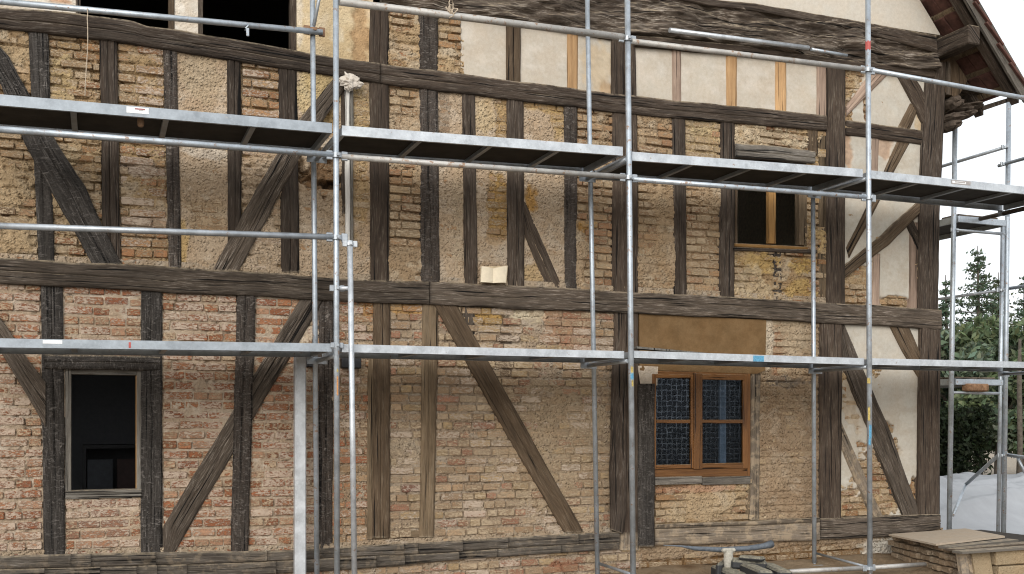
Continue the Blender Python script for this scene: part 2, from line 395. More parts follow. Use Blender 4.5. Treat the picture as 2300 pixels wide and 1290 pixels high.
def resample(pts, n):
    p = np.array([[q[0], q[2]] for q in pts]); s = np.concatenate([[0], np.cumsum(np.hypot(*np.diff(p, axis=0).T))])
    t = np.linspace(0, s[-1], n); return np.stack([np.interp(t, s, p[:, 0]), np.interp(t, s, p[:, 1])], 1), s[-1]
BRACES = []
tseed = [0]
def timber(name, L, Rr, tone, y=-0.03, depth=0.13, rough=0.005, edge=0.006, crack=0.022, cols=None, parent=None, lump=0.0, label=None, step=0.035):
    """A hewn timber from two surveyed edges: wandering arrises, rounded corners, a drying crack, rough face."""
    tseed[0] += 1; sd = tseed[0] * 13
    a = [P(*q, y) for q in L]; b = [P(*q, y) for q in Rr]
    ln = max((a[-1] - a[0]).length, (b[-1] - b[0]).length); n = max(4, int(ln / step))
    A, la = resample(a, n); B, _ = resample(b, n)
    v = np.linspace(0, la, n); wid = np.hypot(*(B - A).T)
    d = (B - A) / np.maximum(wid, 1e-6)[:, None]
    A = A + d * (edge * 2.2 * fbm(v * 3.1, v * 0 + .3, sd, 4))[:, None]; B = B + d * (edge * 2.2 * fbm(v * 3.3, v * 0 + 7.3, sd + 5, 4))[:, None]
    wm = float(np.mean(wid)); k = cols or max(7, int(wm / 0.022))
    c0 = 0.5 + 0.26 * fbm(v * 0.5, v * 0 + 2.2, sd + 3, 3)
    s0 = np.linspace(0, 1, k); S = np.tile(s0, (n, 1)); Y = np.full((n, k), y)
    if crack > 0:
        dl = 0.007 / max(wm, .05); cc = np.stack([c0 - dl, c0, c0 + dl], 1)
        S = np.concatenate([S, cc], 1); Y = np.concatenate([Y, np.full((n, 3), y)], 1)
        dep = crack * np.clip(0.25 + 2.2 * (fbm(v * 1.4, v * 0 + 9.1, sd + 8, 3) + .18), 0, 1)
        Y[:, k + 1] += dep
        o = np.argsort(S, 1); S = np.take_along_axis(S, o, 1); Y = np.take_along_axis(Y, o, 1)
    k = S.shape[1]; U = S * wm; V = np.tile(v[:, None], (1, k))
    em = np.minimum(S, 1 - S) * wm
    Y = Y + 0.010 * np.exp(-em / 0.006) - rough * 2 * fbm(U * 14 + sd, V * 2.5, sd + 1, 5) - rough * fbm(U * 45, V * 9, sd + 2, 3)
    if lump > 0:
        Y = Y + lump * np.clip(fbm(U * 5, V * 1.6, sd + 4, 5) * 2.4, -1, 1.2) + lump * 0.8 * np.clip(fbm(U * 16, V * 3.5, sd + 6, 4) * 2.2, -.6, 1)
    X = A[:, :1] * (1 - S) + B[:, :1] * S; Z = A[:, 1:] * (1 - S) + B[:, 1:] * S
    X = np.concatenate([X[:, :1], X, X[:, -1:]], 1); Z = np.concatenate([Z[:, :1], Z, Z[:, -1:]], 1)
    Y = np.concatenate([np.full((n, 1), y + depth), Y, np.full((n, 1), y + depth)], 1)
    U = np.concatenate([U[:, :1] - depth, U, U[:, -1:] + depth], 1); V = np.concatenate([V[:, :1], V, V[:, -1:]], 1)
    k += 2; i = np.arange(n * k).reshape(n, k)
    q = np.stack([i[:-1, :-1].ravel(), i[:-1, 1:].ravel(), i[1:, 1:].ravel(), i[1:, :-1].ravel()], 1)
    vs = np.stack([X.ravel(), Y.ravel(), Z.ravel()], 1)
    fs = [tuple(f) for f in q.tolist()] + [tuple(i[0].tolist()), tuple(i[-1].tolist()[::-1])]
    # outward winding
    e1 = vs[q[0][1]] - vs[q[0][0]]; mid = q[len(q) // 2]; nrm = np.cross(vs[mid[1]] - vs[mid[0]], vs[mid[3]] - vs[mid[0]])
    if nrm[1] > 0: fs = [f[::-1] for f in fs]
    ob = mesh_obj(name, vs, fs, WD[tone], parent or house, uv=np.stack([U.ravel(), V.ravel()], 1))
    ob.data.polygons.foreach_set('use_smooth', [len(p.vertices) == 4 for p in ob.data.polygons])
    if label: ob['label'] = label
    if name == 'brace': BRACES.append([(p.x, p.z) for p in a] + [(p.x, p.z) for p in b[::-1]])
    return ob
def post(x0l, x0r, y0, x1l, x1r, y1, tone, name='post', **kw):
    return timber(name, [(x0l, y0), (x1l, y1)], [(x0r, y0), (x1r, y1)], tone, **kw)
def rail(top, bot, tone, name='rail', **kw):
    return timber(name, bot, top, tone, **kw)

# rails
rail([(-70, 6), (0, 16), (120, 24), (230, 37), (300, 46), (330, 58), (400, 66), (445, 75), (600, 101), (750, 128), (853, 142)],
     [(-70, 54), (0, 62), (111, 75), (224, 88), (300, 99), (369, 109), (430, 119), (509, 130), (625, 151), (749, 169), (853, 186)], 'dark', y=-0.055, rough=.008, edge=.012, crack=.03)
rail([(855, 143), (984, 158), (1042, 166), (1180, 184), (1374, 210), (1509, 224), (1633, 235), (1750, 248), (1858, 260)],
     [(855, 187), (984, 203), (1039, 208), (1180, 226), (1377, 251), (1511, 264), (1620, 272), (1750, 284), (1858, 293)], 'dark', y=-0.052, rough=.008, edge=.012, crack=.03)
rail([(1900, 269), (2082, 294)], [(1900, 302), (2080, 326)], 'brown', y=-0.02)
rail([(-70, 576), (150, 588), (300, 594), (480, 604), (600, 613), (740, 625), (860, 630), (964, 633)],
     [(-70, 632), (300, 652), (470, 660), (600, 665), (760, 675), (840, 680), (964, 684)], 'greybrown', 'rail', y=-0.065, rough=.010, edge=.012, crack=.03)
rail([(966, 633), (1180, 642), (1400, 655), (1640, 667), (1750, 673), (1900, 682), (2000, 688), (2116, 697)],
     [(966, 684), (1180, 694), (1290, 696), (1380, 702), (1560, 710), (1720, 716), (1850, 725), (2000, 733), (2116, 741)], 'greybrown', 'rail', y=-0.065, rough=.010, edge=.012, crack=.03)
# rotten tie beam, board over it, wall plate under it
rail([(860, -90), (1200, -50), (1500, -8), (1700, 18), (1900, 50), (2106, 88)],
     [(860, 2), (1000, 22), (1180, 48), (1274, 56), (1374, 74), (1480, 75), (1700, 104), (1900, 134), (2106, 158)], 'rotten', 'tie_beam', y=-0.10, rough=.022, edge=.02, crack=.04, lump=.075, cols=44, step=.02, label='rotten, deeply eroded tie beam under the gable')
rail([(1480, -30), (1593, -3), (1700, 8), (1900, 42), (2104, 79)], [(1480, -12), (1593, 12), (1700, 24), (1900, 62), (2106, 118)], 'dark', 'fascia_board', y=-0.125, depth=.03, crack=0)
rail([(1427, 79), (1700, 104), (1900, 134), (2100, 158)], [(1427, 102), (1700, 125), (1858, 143), (1900, 152), (2100, 174)], 'brown', 'wall_plate', y=-0.07, crack=.01)
rail([(1040, 24), (1180, 48), (1375, 78)], [(1040, 31), (1180, 56), (1375, 88)], 'brown', 'batten_board', y=-0.045, crack=0, depth=.06)
# upper storey posts
post(63, 108, 60, 86, 122, 588, 'black')
post(224, 263, 84, 231, 271, 592, 'dark')
post(367, 397, 104, 379, 408, 603, 'notch')
post(510, 541, 122, 513, 543, 560, 'dark')
post(626, 667, 145, 633, 673, 612, 'dark')
post(831, 874, 180, 833, 875, 632, 'brown')
post(943, 985, 197, 947, 988, 636, 'notch')
post(1039, 1068, 204, 1044, 1073, 641, 'dark')
post(1140, 1177, 218, 1141, 1179, 648, 'dark')
post(1268, 1297, 234, 1270, 1296, 655, 'notch')
post(1376, 1432, 245, 1376, 1434, 662, 'brown')
post(1511, 1540, 258, 1514, 1543, 668, 'dark')
post(1620, 1652, 266, 1617, 1650, 672, 'dark')
post(1814, 1838, 288, 1816, 1838, 345, 'mid')
post(1737, 1757, 562, 1736, 1756, 680, 'notch', y=-0.012)
post(1841, 1860, 285, 1839, 1860, 690, 'light', y=-0.012, crack=0.01)
post(1858, 1900, 145, 1858, 1899, 688, 'brown', y=-0.04)
timber('corner_post', [(2087, 140), (2082, 190), (2073, 340), (2068, 480), (2064, 700)], [(2127, 140), (2125, 190), (2119, 340), (2112, 480), (2108, 700)], 'dark', y=-0.05, depth=.2)
# top storey studs
post(833, 874, 12, 830, 873, 150, 'brown'); post(940, 984, 26, 943, 984, 166, 'notch')
post(1139, 1170, 46, 1139, 1170, 190, 'mid'); post(1275, 1299, 66, 1275, 1298, 205, 'orange', y=-0.012, crack=.006)
post(1375, 1428, 82, 1376, 1430, 220, 'brown'); post(1510, 1530, 92, 1512, 1531, 232, 'pink', y=-0.012, crack=.006)
post(1632, 1656, 106, 1633, 1656, 243, 'orange', y=-0.014, crack=.006); post(1743, 1767, 118, 1743, 1767, 256, 'orange', y=-0.014, crack=.006)
post(1836, 1859, 136, 1836, 1859, 266, 'pink', y=-0.014, crack=.006)
# upper braces
timber('brace', [(-70, 80), (0, 186), (55, 320), (120, 440), (208, 594)], [(-22, 80), (20, 127), (127, 320), (190, 420), (273, 594)], 'black', y=-0.045, edge=.014)
timber('brace', [(749, 176), (672, 268), (620, 350), (545, 480), (478, 608)], [(790, 178), (728, 268), (675, 350), (600, 490), (536, 608)], 'greybrown', y=-0.045, edge=.014)
timber('brace', [(1172, 480), (1180, 530), (1230, 652)], [(1174, 440), (1181, 455), (1267, 652)], 'brown', y=-0.02)
timber('brace', [(1902, 240), (1950, 172), (1968, 150)], [(1902, 262), (1975, 188), (2012, 150)], 'pink', y=-0.02)
timber('brace', [(2013, 160), (2050, 228), (2084, 296)], [(2050, 166), (2070, 195), (2086, 230)], 'brown', y=-0.035)
timber('brace', [(2046, 232), (2018, 286)], [(2064, 246), (2044, 292)], 'mid', y=-0.015)
timber('brace', [(2016, 318), (1985, 390), (1935, 490), (1902, 556)], [(2044, 322), (2002, 400), (1952, 500), (1908, 580)], 'mid', y=-0.015)
timber('brace', [(2076, 440), (1990, 520), (1898, 598)], [(2074, 474), (2000, 548), (1898, 626)], 'mid', y=-0.032, edge=.012)
timber('brace', [(2034, 500), (2052, 540), (2070, 578)], [(2050, 490), (2064, 520), (2072, 548)], 'brown', y=-0.02)
post(1961, 1978, 570, 1960, 1977, 700, 'pink', 'stud', y=-0.012, crack=0.006); post(2044, 2064, 500, 2043, 2062, 704, 'pink', 'stud', y=-0.012, crack=0.006)
post(1960, 1975, 310, 1958, 1973, 385, 'pink', 'stud', y=-0.008, crack=0.006)
# ground storey posts
post(92, 141, 634, 98, 147, 1253, 'black'); post(317, 364, 646, 316, 365, 1250, 'black')
post(533, 575, 656, 519, 557, 1244, 'notch', y=-0.044); post(714, 750, 666, 715, 746, 1240, 'notch', y=-0.02)
post(840, 877, 674, 836, 876, 1208, 'mid'); post(826, 840, 800, 824, 837, 1212, 'light', 'plank', y=-0.022, crack=0, depth=.03)
post(950, 985, 676, 943, 975, 1207, 'light'); post(1040, 1067, 680, 1042, 1068, 790, 'greybrown', y=-0.008, crack=.01)
rail([(830, 1196), (972, 1190)], [(824, 1213), (972, 1206)], 'light', 'plank', y=-0.012, crack=0, depth=.03)
post(1380, 1434, 694, 1376, 1436, 1205, 'brown', y=-0.03)
timber('shutter_board', [(1378, 800), (1372, 1050), (1373, 1190)], [(1409, 800), (1408, 1150), (1400, 1200)], 'dark', y=-0.09, depth=.035, crack=0.004)
post(1437, 1472, 862, 1436, 1471, 1228, 'black', 'door_post', y=-0.075)
post(1392, 1436, 1196, 1392, 1436, 1236, 'clay', y=-0.04, crack=.01)
post(1690, 1709, 840, 1685, 1706, 1168, 'clay', 'stud', y=-0.02, crack=.015)
post(1680, 1690, 1085, 1676, 1686, 1166, 'light', 'stud', y=-0.01, crack=0)
post(1844, 1894, 718, 1842, 1890, 1170, 'brown', y=-0.04)
timber('corner_post', [(2069, 732), (2066, 950), (2063, 1160)], [(2114, 732), (2113, 950), (2112, 1160)], 'brown', y=-0.05, depth=.2)
# ground storey braces
timber('brace', [(-70, 680), (5, 797), (102, 960)], [(-60, 630), (32, 759), (55, 797), (102, 857)], 'greybrown', y=-0.045, edge=.012)
timber('brace', [(679, 664), (524, 922), (366, 1184), (366, 1246)], [(734, 664), (560, 955), (390, 1246)], 'greybrown', y=-0.03, edge=.008)
timber('brace', [(971, 676), (1140, 978), (1268, 1196)], [(1021, 676), (1190, 976), (1312, 1196)], 'mid', y=-0.04, edge=.008)
timber('brace', [(1888, 760), (1898, 830), (1960, 985), (2030, 1160)], [(1897, 726), (1939, 830), (1993, 950), (2070, 1160)], 'greybrown', y=-0.035, edge=.01)
timber('brace', [(1888, 1000), (1893, 1013), (1962, 1166)], [(1889, 944), (1894, 956), (1987, 1166)], 'clay', y=-0.02, edge=.01)
timber('brace', [(1998, 728), (2030, 790), (2070, 856)], [(2042, 732), (2060, 775), (2072, 802)], 'mid', y=-0.03)
# sill: short planks in two rows on the left, one timber on the right
def lin(tab): return lambda x: float(np.interp(x, [t[0] for t in tab], [t[1] for t in tab]))
s_top = lin([(-70, 1254), (100, 1247), (390, 1241), (690, 1237), (799, 1227), (976, 1219), (1180, 1206), (1392, 1195)])
s_mid = lin([(-70, 1281), (300, 1272), (580, 1263), (799, 1251), (908, 1247), (1031, 1240), (1180, 1229), (1392, 1218)])
s_bot = lin([(-70, 1312), (300, 1302), (580, 1292), (762, 1282), (910, 1270), (1028, 1258), (1180, 1248), (1392, 1235)])
def block_row(seams, f0, f1, y):
    for j, (a, b) in enumerate(zip(seams[:-1], seams[1:])):
        a2, b2 = a + .25, b - .25; m = (a + b) / 2
        rail([(a2, f0(a2)), (m, f0(m)), (b2, f0(b2))], [(a2, f1(a2) - .3), (m, f1(m) - .3), (b2, f1(b2) - .3)], 'sill', 'sill_plank', y=y + random.uniform(-.003, .003), crack=.008, rough=.007, depth=.1, edge=.004)
block_row([-70, 159, 204, 350, 600, 762, 908, 939, 1040, 1142, 1300, 1392], s_top, s_mid, -0.07)
block_row([-70, 100, 225, 307, 353, 420, 620, 762, 846, 910, 1032, 1117, 1260, 1392], s_mid, s_bot, -0.065)
rail([(1472, 1179), (1691, 1171), (1842, 1163)], [(1472, 1188), (1691, 1180), (1842, 1172)], 'clay', 'sill_plank', y=-0.075, crack=0, depth=.06)
rail([(1472, 1189), (1630, 1182), (1842, 1172)], [(1472, 1226), (1700, 1219), (1842, 1214)], 'clay', 'sill_beam', y=-0.06, rough=.01, edge=.012)
rail([(1843, 1165), (2027, 1158), (2113, 1155)], [(1843, 1213), (1995, 1206), (2113, 1190)], 'greybrown', 'sill_beam', y=-0.06, rough=.012, edge=.012, crack=.03)

# ------------------------------------------------------------------ infill: mortar, daub and plaster panels, bricks
c3 = lambda *a: np.array(a)
STY = {  # mortar mean (out is negative), amplitude, brick relief, mortar colours, brick colours, course pitch, grid
 'red':   dict(y=.001, amp=.013, joint=.004, cov=.008, cols=[(.41, .335, .255), (.36, .285, .21), (.46, .395, .32)], bk=[(.31, .130, .066), (.28, .115, .058), (.34, .160, .085), (.24, .100, .056), (.37, .22, .14)], pitch=.0965, bh=.072, by=-.010, jit=.005, res=.010, mat=M_MORTAR, L=(.27, .13, .21)),
 'redtan':dict(y=.001, amp=.016, joint=.008, cov=.010, cols=[(.385, .30, .215), (.33, .25, .17), (.43, .355, .27)], bk=[(.31, .13, .07), (.36, .20, .11), (.34, .16, .09), (.40, .27, .16)], pitch=.092, bh=.070, by=-.010, jit=.007, res=.0095, mat=M_ROUGH, L=(.25, .12, .2)),
 'tan':   dict(y=.001, amp=.018, joint=.008, cov=.011, cols=[(.37, .297, .22), (.325, .253, .18), (.41, .345, .27)], bk=[(.37, .27, .175), (.345, .24, .15), (.40, .31, .215), (.32, .175, .115), (.36, .26, .17), (.39, .285, .165)], pitch=.096, bh=.074, by=-.011, jit=.008, res=.0095, mat=M_ROUGH, L=(.25, .12, .2)),
 'erod':  dict(y=.008, amp=.042, joint=.040, cov=.034, cols=[(.45, .34, .21), (.37, .26, .15), (.49, .40, .285)], bk=[(.33, .20, .105), (.38, .26, .15), (.27, .13, .065), (.42, .32, .21), (.30, .17, .085)], pitch=.088, bh=.064, by=-.004, jit=.016, res=.0095, mat=M_ROUGH, L=(.27, .13, .2)),
 'rows':  dict(y=.012, amp=.022, joint=.032, cov=.014, cols=[(.45, .34, .21), (.38, .27, .15), (.50, .41, .30)], bk=[(.36, .21, .11), (.33, .175, .09), (.40, .27, .155), (.37, .235, .13)], pitch=.0985, bh=.074, by=-.006, jit=.009, res=.0095, mat=M_ROUGH, L=(.30, .26, .16)),
 'etan':  dict(y=.004, amp=.026, joint=.024, cov=.036, cols=[(.44, .335, .225), (.37, .27, .17), (.48, .39, .28)], bk=[(.39, .265, .155), (.36, .23, .13), (.43, .32, .20), (.34, .20, .115)], pitch=.093, bh=.071, by=-.008, jit=.010, res=.0095, mat=M_ROUGH, L=(.25, .12, .19)),
  'fillet': dict(y=-.02, amp=.016, joint=0, cols=[(.43, .35, .26), (.38, .30, .215), (.47, .40, .32)], bk=None, res=.012, mat=M_ROUGH),
 'daub':  dict(y=-.010, amp=.0125, joint=.003, cols=[(.50, .395, .285), (.45, .345, .24), (.54, .445, .34)], bk=[(.36, .23, .13)], pitch=.096, bh=.07, by=.002, jit=.008, res=.0095, mat=M_ROUGH, L=(.27, .13, .2)),
 'clay':  dict(y=-.006, amp=.018, joint=.022, cols=[(.365, .275, .185), (.32, .235, .155), (.41, .325, .235)], bk=[(.40, .30, .19)], pitch=.085, bh=.06, by=.004, jit=.006, res=.0095, mat=M_ROUGH, L=(.27, .2, .3)),
 'cream': dict(y=.004, amp=.0035, joint=0, cols=[(.48, .445, .385), (.45, .41, .35), (.51, .475, .42)], bk=None, res=.03, mat=M_PLASTER),
 'creamr': dict(y=.002, amp=.0035, joint=0, cols=[(.455, .43, .38), (.43, .40, .345), (.48, .46, .41)], bk=None, res=.011, mat=M_PLASTER),
 'white': dict(y=.000, amp=.008, joint=0, cols=[(.64, .60, .53), (.56, .50, .42), (.68, .65, .59)], bk=None, res=.015, mat=M_MORTAR),
 'ochre': dict(y=.002, amp=.006, joint=0, cols=[(.60, .49, .32), (.54, .42, .255), (.64, .545, .39)], bk=None, res=.018, mat=M_MORTAR),
}
YEL = (.55, .38, .14); BRN = (.22, .12, .055); GRY = (.30, .25, .20); PNK = (.42, .28, .22); DRK = (.06, .04, .03); CRM = (.60, .52, .40); WET = (.20, .115, .05); PALE = (.58, .50, .39)
BRICKS = []       # (panel, x0, x1, z0, z1, y, colour)
PANELS = {}
pseed = [100]
def poly_in(poly, x, z):
    r = False; j = len(poly) - 1
    for i in range(len(poly)):
        (xi, zi), (xj, zj) = poly[i], poly[j]
        if (zi > z) != (zj > z) and x < (xj - xi) * (z - zi) / (zj - zi) + xi: r = not r
        j = i
    return r
def panel(style, TL, TR, BR, BL, name='infill_panel', holes=(), spots=(), inset=0.03, y=None, bounds=None):
    """One infill field between timbers. spots: (px, py, rx, ry, colour, strength, height change)."""
    st = STY[style]; pseed[0] += 7; sd = pseed[0]
    q = [P(*c) for c in (TL, TR, BR, BL)]; cs = np.array([[p.x, p.z] for p in q])
    w = max(cs[1, 0] - cs[0, 0], cs[2, 0] - cs[3, 0]); h = max(cs[0, 1] - cs[3, 1], cs[1, 1] - cs[2, 1])
    nx, ny = max(4, int(w / st['res'])), max(4, int(h / st['res']))
    s, t = np.meshgrid(np.linspace(0, 1, nx), np.linspace(0, 1, ny))
    XZ = (cs[0] * ((1 - s) * (1 - t))[..., None] + cs[1] * (s * (1 - t))[..., None] + cs[2] * (s * t)[..., None] + cs[3] * ((1 - s) * t)[..., None])
    X, Z = XZ[..., 0].ravel(), XZ[..., 1].ravel()
    y0 = st['y'] if y is None else y
    amp = st['amp']
    Y = y0 - amp * (1.3 * fbm(X * 4, Z * 5, sd, 3) + 1.0 * fbm(X * 13, Z * 18, sd + 3, 4) + 0.6 * fbm(X * 45, Z * 55, sd + 5, 3))
    zb = cs[3, 1] + 0.02
    if st.get('cov'): Y = Y - st['cov'] * np.clip(sstep(-.02, .16, fbm(X * 2.4, Z * 2.0, sd + 51, 4)) * 1.3 - .25, -.3, 1)
    if amp > .012:
        Y = Y + (.35 if style == 'daub' else 1.0) * ( .026 * sstep(.10, .24, fbm(X * 24, Z * 32, sd + 41, 3)) * sstep(-.15, .15, fbm(X * 3, Z * 3, sd + 43, 2)) + .007 * sstep(.05, .3, fbm(X * 60, Z * 60, sd + 45, 2)))
    if st['joint'] > 0:
        ph = ((Z - zb) / st['pitch']) % 1.0
        bh = st['bh'] / st['pitch']
        jm = sstep(bh - .05, bh + .04, ph) * (1 - sstep(.97, 1.0, ph))
        Y = Y + st['joint'] * jm * np.clip(0.35 + 2.4 * fbm(X * 5, Z * 9, sd + 9, 4), 0, 1.2)
        if style in ('erod',):
            Y = Y + 0.03 * sstep(.18, .34, fbm(X * 6, Z * 8, sd + 21, 4))
    cl = [np.array(c) for c in st['cols']]
    m1 = sstep(-.16, .16, fbm(X * 3, Z * 3.5, sd + 11, 4))[:, None]; m2 = sstep(.02, .22, fbm(X * 7, Z * 10, sd + 13, 4))[:, None]
    C = cl[0] * (1 - m1) + cl[1] * m1; C = C * (1 - m2) + cl[2] * m2
    for (px, py, rx, ry, colr, a, dy) in spots:
        p = P(px, py); g = P(px + rx, py) ; k = P(px, py + ry)
        r2 = np.sqrt(((X - p.x) / (g.x - p.x)) ** 2 + ((Z - p.z) / (p.z - k.z)) ** 2)
        mk = sstep(1.15, .75, r2 + 1.3 * fbm(X * 9, Z * 9, sd + int(px), 4))
        if colr is not None: C = C * (1 - a * mk)[:, None] + np.array(colr) * (a * mk)[:, None] * (1 + .5 * fbm(X * 30, Z * 30, sd + 2, 3))[:, None]
        Y = Y + dy * mk * (1 + 1.6 * fbm(X * 14, Z * 14, sd + 31, 4))
    if style != 'fillet' and name != 'plinth': Y = np.maximum(Y, -.020 + .25 * np.minimum(Y + .020, 0))       # infill never swells past the timber faces
    i = np.arange(nx * ny).reshape(ny, nx)
    f = np.stack([i[:-1, :-1].ravel(), i[1:, :-1].ravel(), i[1:, 1:].ravel(), i[:-1, 1:].ravel()], 1)
    hz = []
    for (a, b, c, d) in holes:
        p, r_ = P(a, b), P(c, d); hz.append((p.x, r_.x, r_.z, p.z))
        cx, cz = X[f].mean(1), Z[f].mean(1); f = f[~((cx > p.x) & (cx < r_.x) & (cz > r_.z) & (cz < p.z))]
    o = mesh_obj(name, np.stack([X, Y, Z], 1), f, st['mat'], house, smooth=True, col=C)
    if st['bk']:
        z = zb; row = 0; top = max(cs[0, 1], cs[1, 1]) - .005
        while z < top:
            tt = np.clip((top - z - st['bh'] / 2) / max(top - cs[3, 1], .01), 0, 1)
            xl = cs[0, 0] * (1 - tt) + cs[3, 0] * tt + inset + random.uniform(0, .012); xr = cs[1, 0] * (1 - tt) + cs[2, 0] * tt - inset - random.uniform(0, .012)
            x = xl; first = True
            while x < xr - .04:
                Lb = random.choice(st['L']) * random.uniform(.9, 1.08)
                if first and row % 2: Lb *= .5
                first = False
                x1 = min(x + Lb, xr)
                if xr - x1 < .06: x1 = xr
                if x1 - x > .035:
                    zz = z + random.uniform(-.004, .004); zt = min(zz + st['bh'] * random.uniform(.92, 1.05), top)
                    ok = zt - zz > .02 and not any(x < b and x1 > a and zz < d and zt > c for (a, b, c, d) in hz)
                    xm, zm = (x + x1) / 2, (zz + zt) / 2
                    if ok:
                        colr = np.array(random.choice(st['bk'])) * random.uniform(.82, 1.18)
                        yy = st['by'] + (y0 - st['y']) + random.uniform(-1, 1) * st['jit']
                        for (px, py, rx, ry, cc, a, dy) in spots:
                            p = P(px, py); g = P(px + rx, py); k = P(px, py + ry)
                            r2 = math.hypot((xm - p.x) / (g.x - p.x), (zm - p.z) / (p.z - k.z))
                            if r2 < 1:
                                yy += dy if dy > .04 else 0
                                if cc is not None: colr = colr * (1 - .7 * a) + np.array(cc) * .7 * a * .85
                        BRICKS.append((o, x, x1, zz, zt, yy, colr, style))
                x = x1 + random.uniform(.008, .018)
            z += st['pitch']; row += 1
    return o

# top storey row
panel('white', (-70, -70), (176, -60), (176, 45), (-70, 30), spots=[(130, 0, 30, 8, (.45, .22, .1), .7, 0)])
panel('white', (386, -50), (452, -45), (452, 88), (386, 82), name='plaster_panel')
panel('ochre', (660, -30), (838, -10), (838, 162), (660, 135), name='plaster_panel', spots=[(812, 70, 20, 120, (.40, .27, .15), .9, .02), (672, 60, 8, 70, (.66, .6, .5), .7, -.004)])
panel('erod', (868, -15), (948, -5), (948, 172), (868, 167)); panel('erod', (978, -5), (1042, 0), (1042, 187), (978, 182))
panel('cream', (1035, 0), (1145, 15), (1145, 200), (1035, 188), name='plaster_panel'); panel('cream', (1165, 20), (1280, 35), (1280, 215), (1165, 200), name='plaster_panel')
panel('cream', (1294, 35), (1382, 50), (1382, 230), (1294, 217), name='plaster_panel', spots=[(1345, 150, 34, 60, (.52, .42, .29), .7, .006), (1362, 200, 26, 22, (.42, .30, .18), .8, .012)])
panel('cream', (1422, 60), (1516, 70), (1516, 242), (1422, 232), name='plaster_panel'); panel('cream', (1526, 75), (1638, 85), (1638, 252), (1526, 242), name='plaster_panel')
panel('cream', (1650, 90), (1748, 100), (1748, 264), (1650, 252), name='plaster_panel'); panel('cream', (1762, 105), (1866, 120), (1866, 277), (1762, 264), name='plaster_panel')
panel('erod', (1890, 140), (1990, 150), (1990, 300), (1890, 292), y=.034)
panel('creamr', (1890, 140), (2100, 165), (2090, 312), (1890, 292), name='plaster_panel', spots=[(1915, 175, 22, 28, (.33, .20, .12), .9, .09), (1903, 240, 9, 50, (.42, .32, .2), .7, .07), (1948, 240, 9, 45, (.40, .28, .18), .8, .06), (2070, 280, 18, 30, (.45, .34, .2), .7, .008)])
# upper storey row
panel('erod', (-70, 40), (72, 50), (95, 596), (-70, 590), spots=[(20, 460, 80, 120, (.43, .33, .21), .8, -.03), (15, 480, 14, 12, (.10, .05, .03), .9, .02)])
panel('erod', (100, 60), (232, 78), (240, 602), (115, 594), spots=[(140, 190, 28, 110, (.47, .36, .2), .8, -.028), (150, 420, 30, 100, (.42, .33, .21), .7, -.02)])
panel('rows', (256, 80), (375, 98), (386, 612), (264, 602), spots=[(320, 500, 60, 14, (.45, .38, .33), .6, 0), (320, 380, 60, 20, (.45, .38, .33), .6, 0)])
panel('daub', (390, 98), (517, 120), (520, 617), (400, 610), spots=[(450, 170, 50, 60, (.47, .38, .26), .6, 0), (470, 345, 60, 14, (.52, .47, .40), .7, 0), (470, 490, 55, 40, (.42, .31, .19), .5, .018), (410, 560, 12, 60, YEL, .6, 0)])
panel('rows', (535, 120), (634, 140), (642, 624), (536, 617), spots=[(590, 420, 60, 110, (.49, .39, .285), .95, -.03), (588, 560, 60, 60, (.49, .39, .285), .95, -.03)])
panel('daub', (660, 140), (838, 172), (840, 642), (665, 630), spots=[(700, 210, 42, 55, (.60, .48, .28), .9, -.006), (745, 195, 60, 30, (.58, .45, .24), .8, 0), (720, 390, 46, 44, (.20, .12, .06), .85, .11), (735, 270, 22, 40, (.40, .28, .12), .8, .05), (755, 415, 34, 20, DRK, .8, .10), (812, 260, 24, 90, (.46, .34, .16), .6, .01), (810, 420, 22, 120, (.40, .28, .13), .6, .016)])
panel('etan', (867, 172), (950, 190), (954, 642), (868, 634)); panel('daub', (978, 190), (1046, 200), (1051, 647), (981, 642), spots=[(1000, 250, 16, 60, GRY, .6, .012), (1035, 500, 20, 160, (.50, .40, .28), .5, 0)])
panel('daub', (1062, 200), (1147, 212), (1148, 652), (1066, 647), spots=[(1120, 470, 26, 70, (.42, .27, .10), .9, .02), (1130, 280, 18, 60, (.44, .30, .14), .8, .015), (1090, 260, 26, 60, (.56, .43, .25), .7, 0), (1110, 530, 30, 20, (.40, .28, .16), .6, .01)])
panel('daub', (1170, 210), (1275, 225), (1277, 660), (1172, 652), spots=[(1220, 240, 50, 16, YEL, .5, .015), (1255, 270, 18, 50, (.48, .34, .16), .8, .016), (1190, 450, 16, 36, (.46, .27, .09), .95, .014), (1195, 620, 30, 30, (.50, .36, .18), .6, 0)])
panel('etan', (1290, 225), (1383, 240), (1383, 667), (1289, 660), spots=[(1310, 510, 16, 12, (.45, .26, .08), .8, 0)])
panel('etan', (1426, 240), (1518, 250), (1520, 674), (1428, 667), spots=[(1470, 490, 40, 100, (.42, .30, .18), .5, -.008)]); panel('etan', (1534, 250), (1627, 262), (1624, 680), (1537, 674), spots=[(1575, 280, 40, 30, (.52, .41, .24), .7, -.012), (1580, 330, 40, 40, (.52, .41, .24), .7, -.01)])
panel('erod', (1645, 262), (1866, 285), (1866, 338), (1645, 334), spots=[(1730, 310, 90, 22, (.55, .46, .33), .85, -.02)])
panel('erod', (1645, 556), (1866, 560), (1866, 692), (1643, 682), spots=[(1700, 590, 46, 24, YEL, .6, -.02), (1690, 640, 46, 40, (.52, .42, .28), .8, -.025), (1800, 600, 30, 24, YEL, .8, -.02), (1800, 650, 36, 30, YEL, .6, -.01)])
panel('erod', (1806, 330), (1866, 335), (1866, 572), (1806, 568), spots=[(1838, 450, 20, 130, (.50, .36, .17), .7, 0)])
panel('erod', (1890, 480), (2076, 490), (2075, 707), (1890, 697), y=.034)
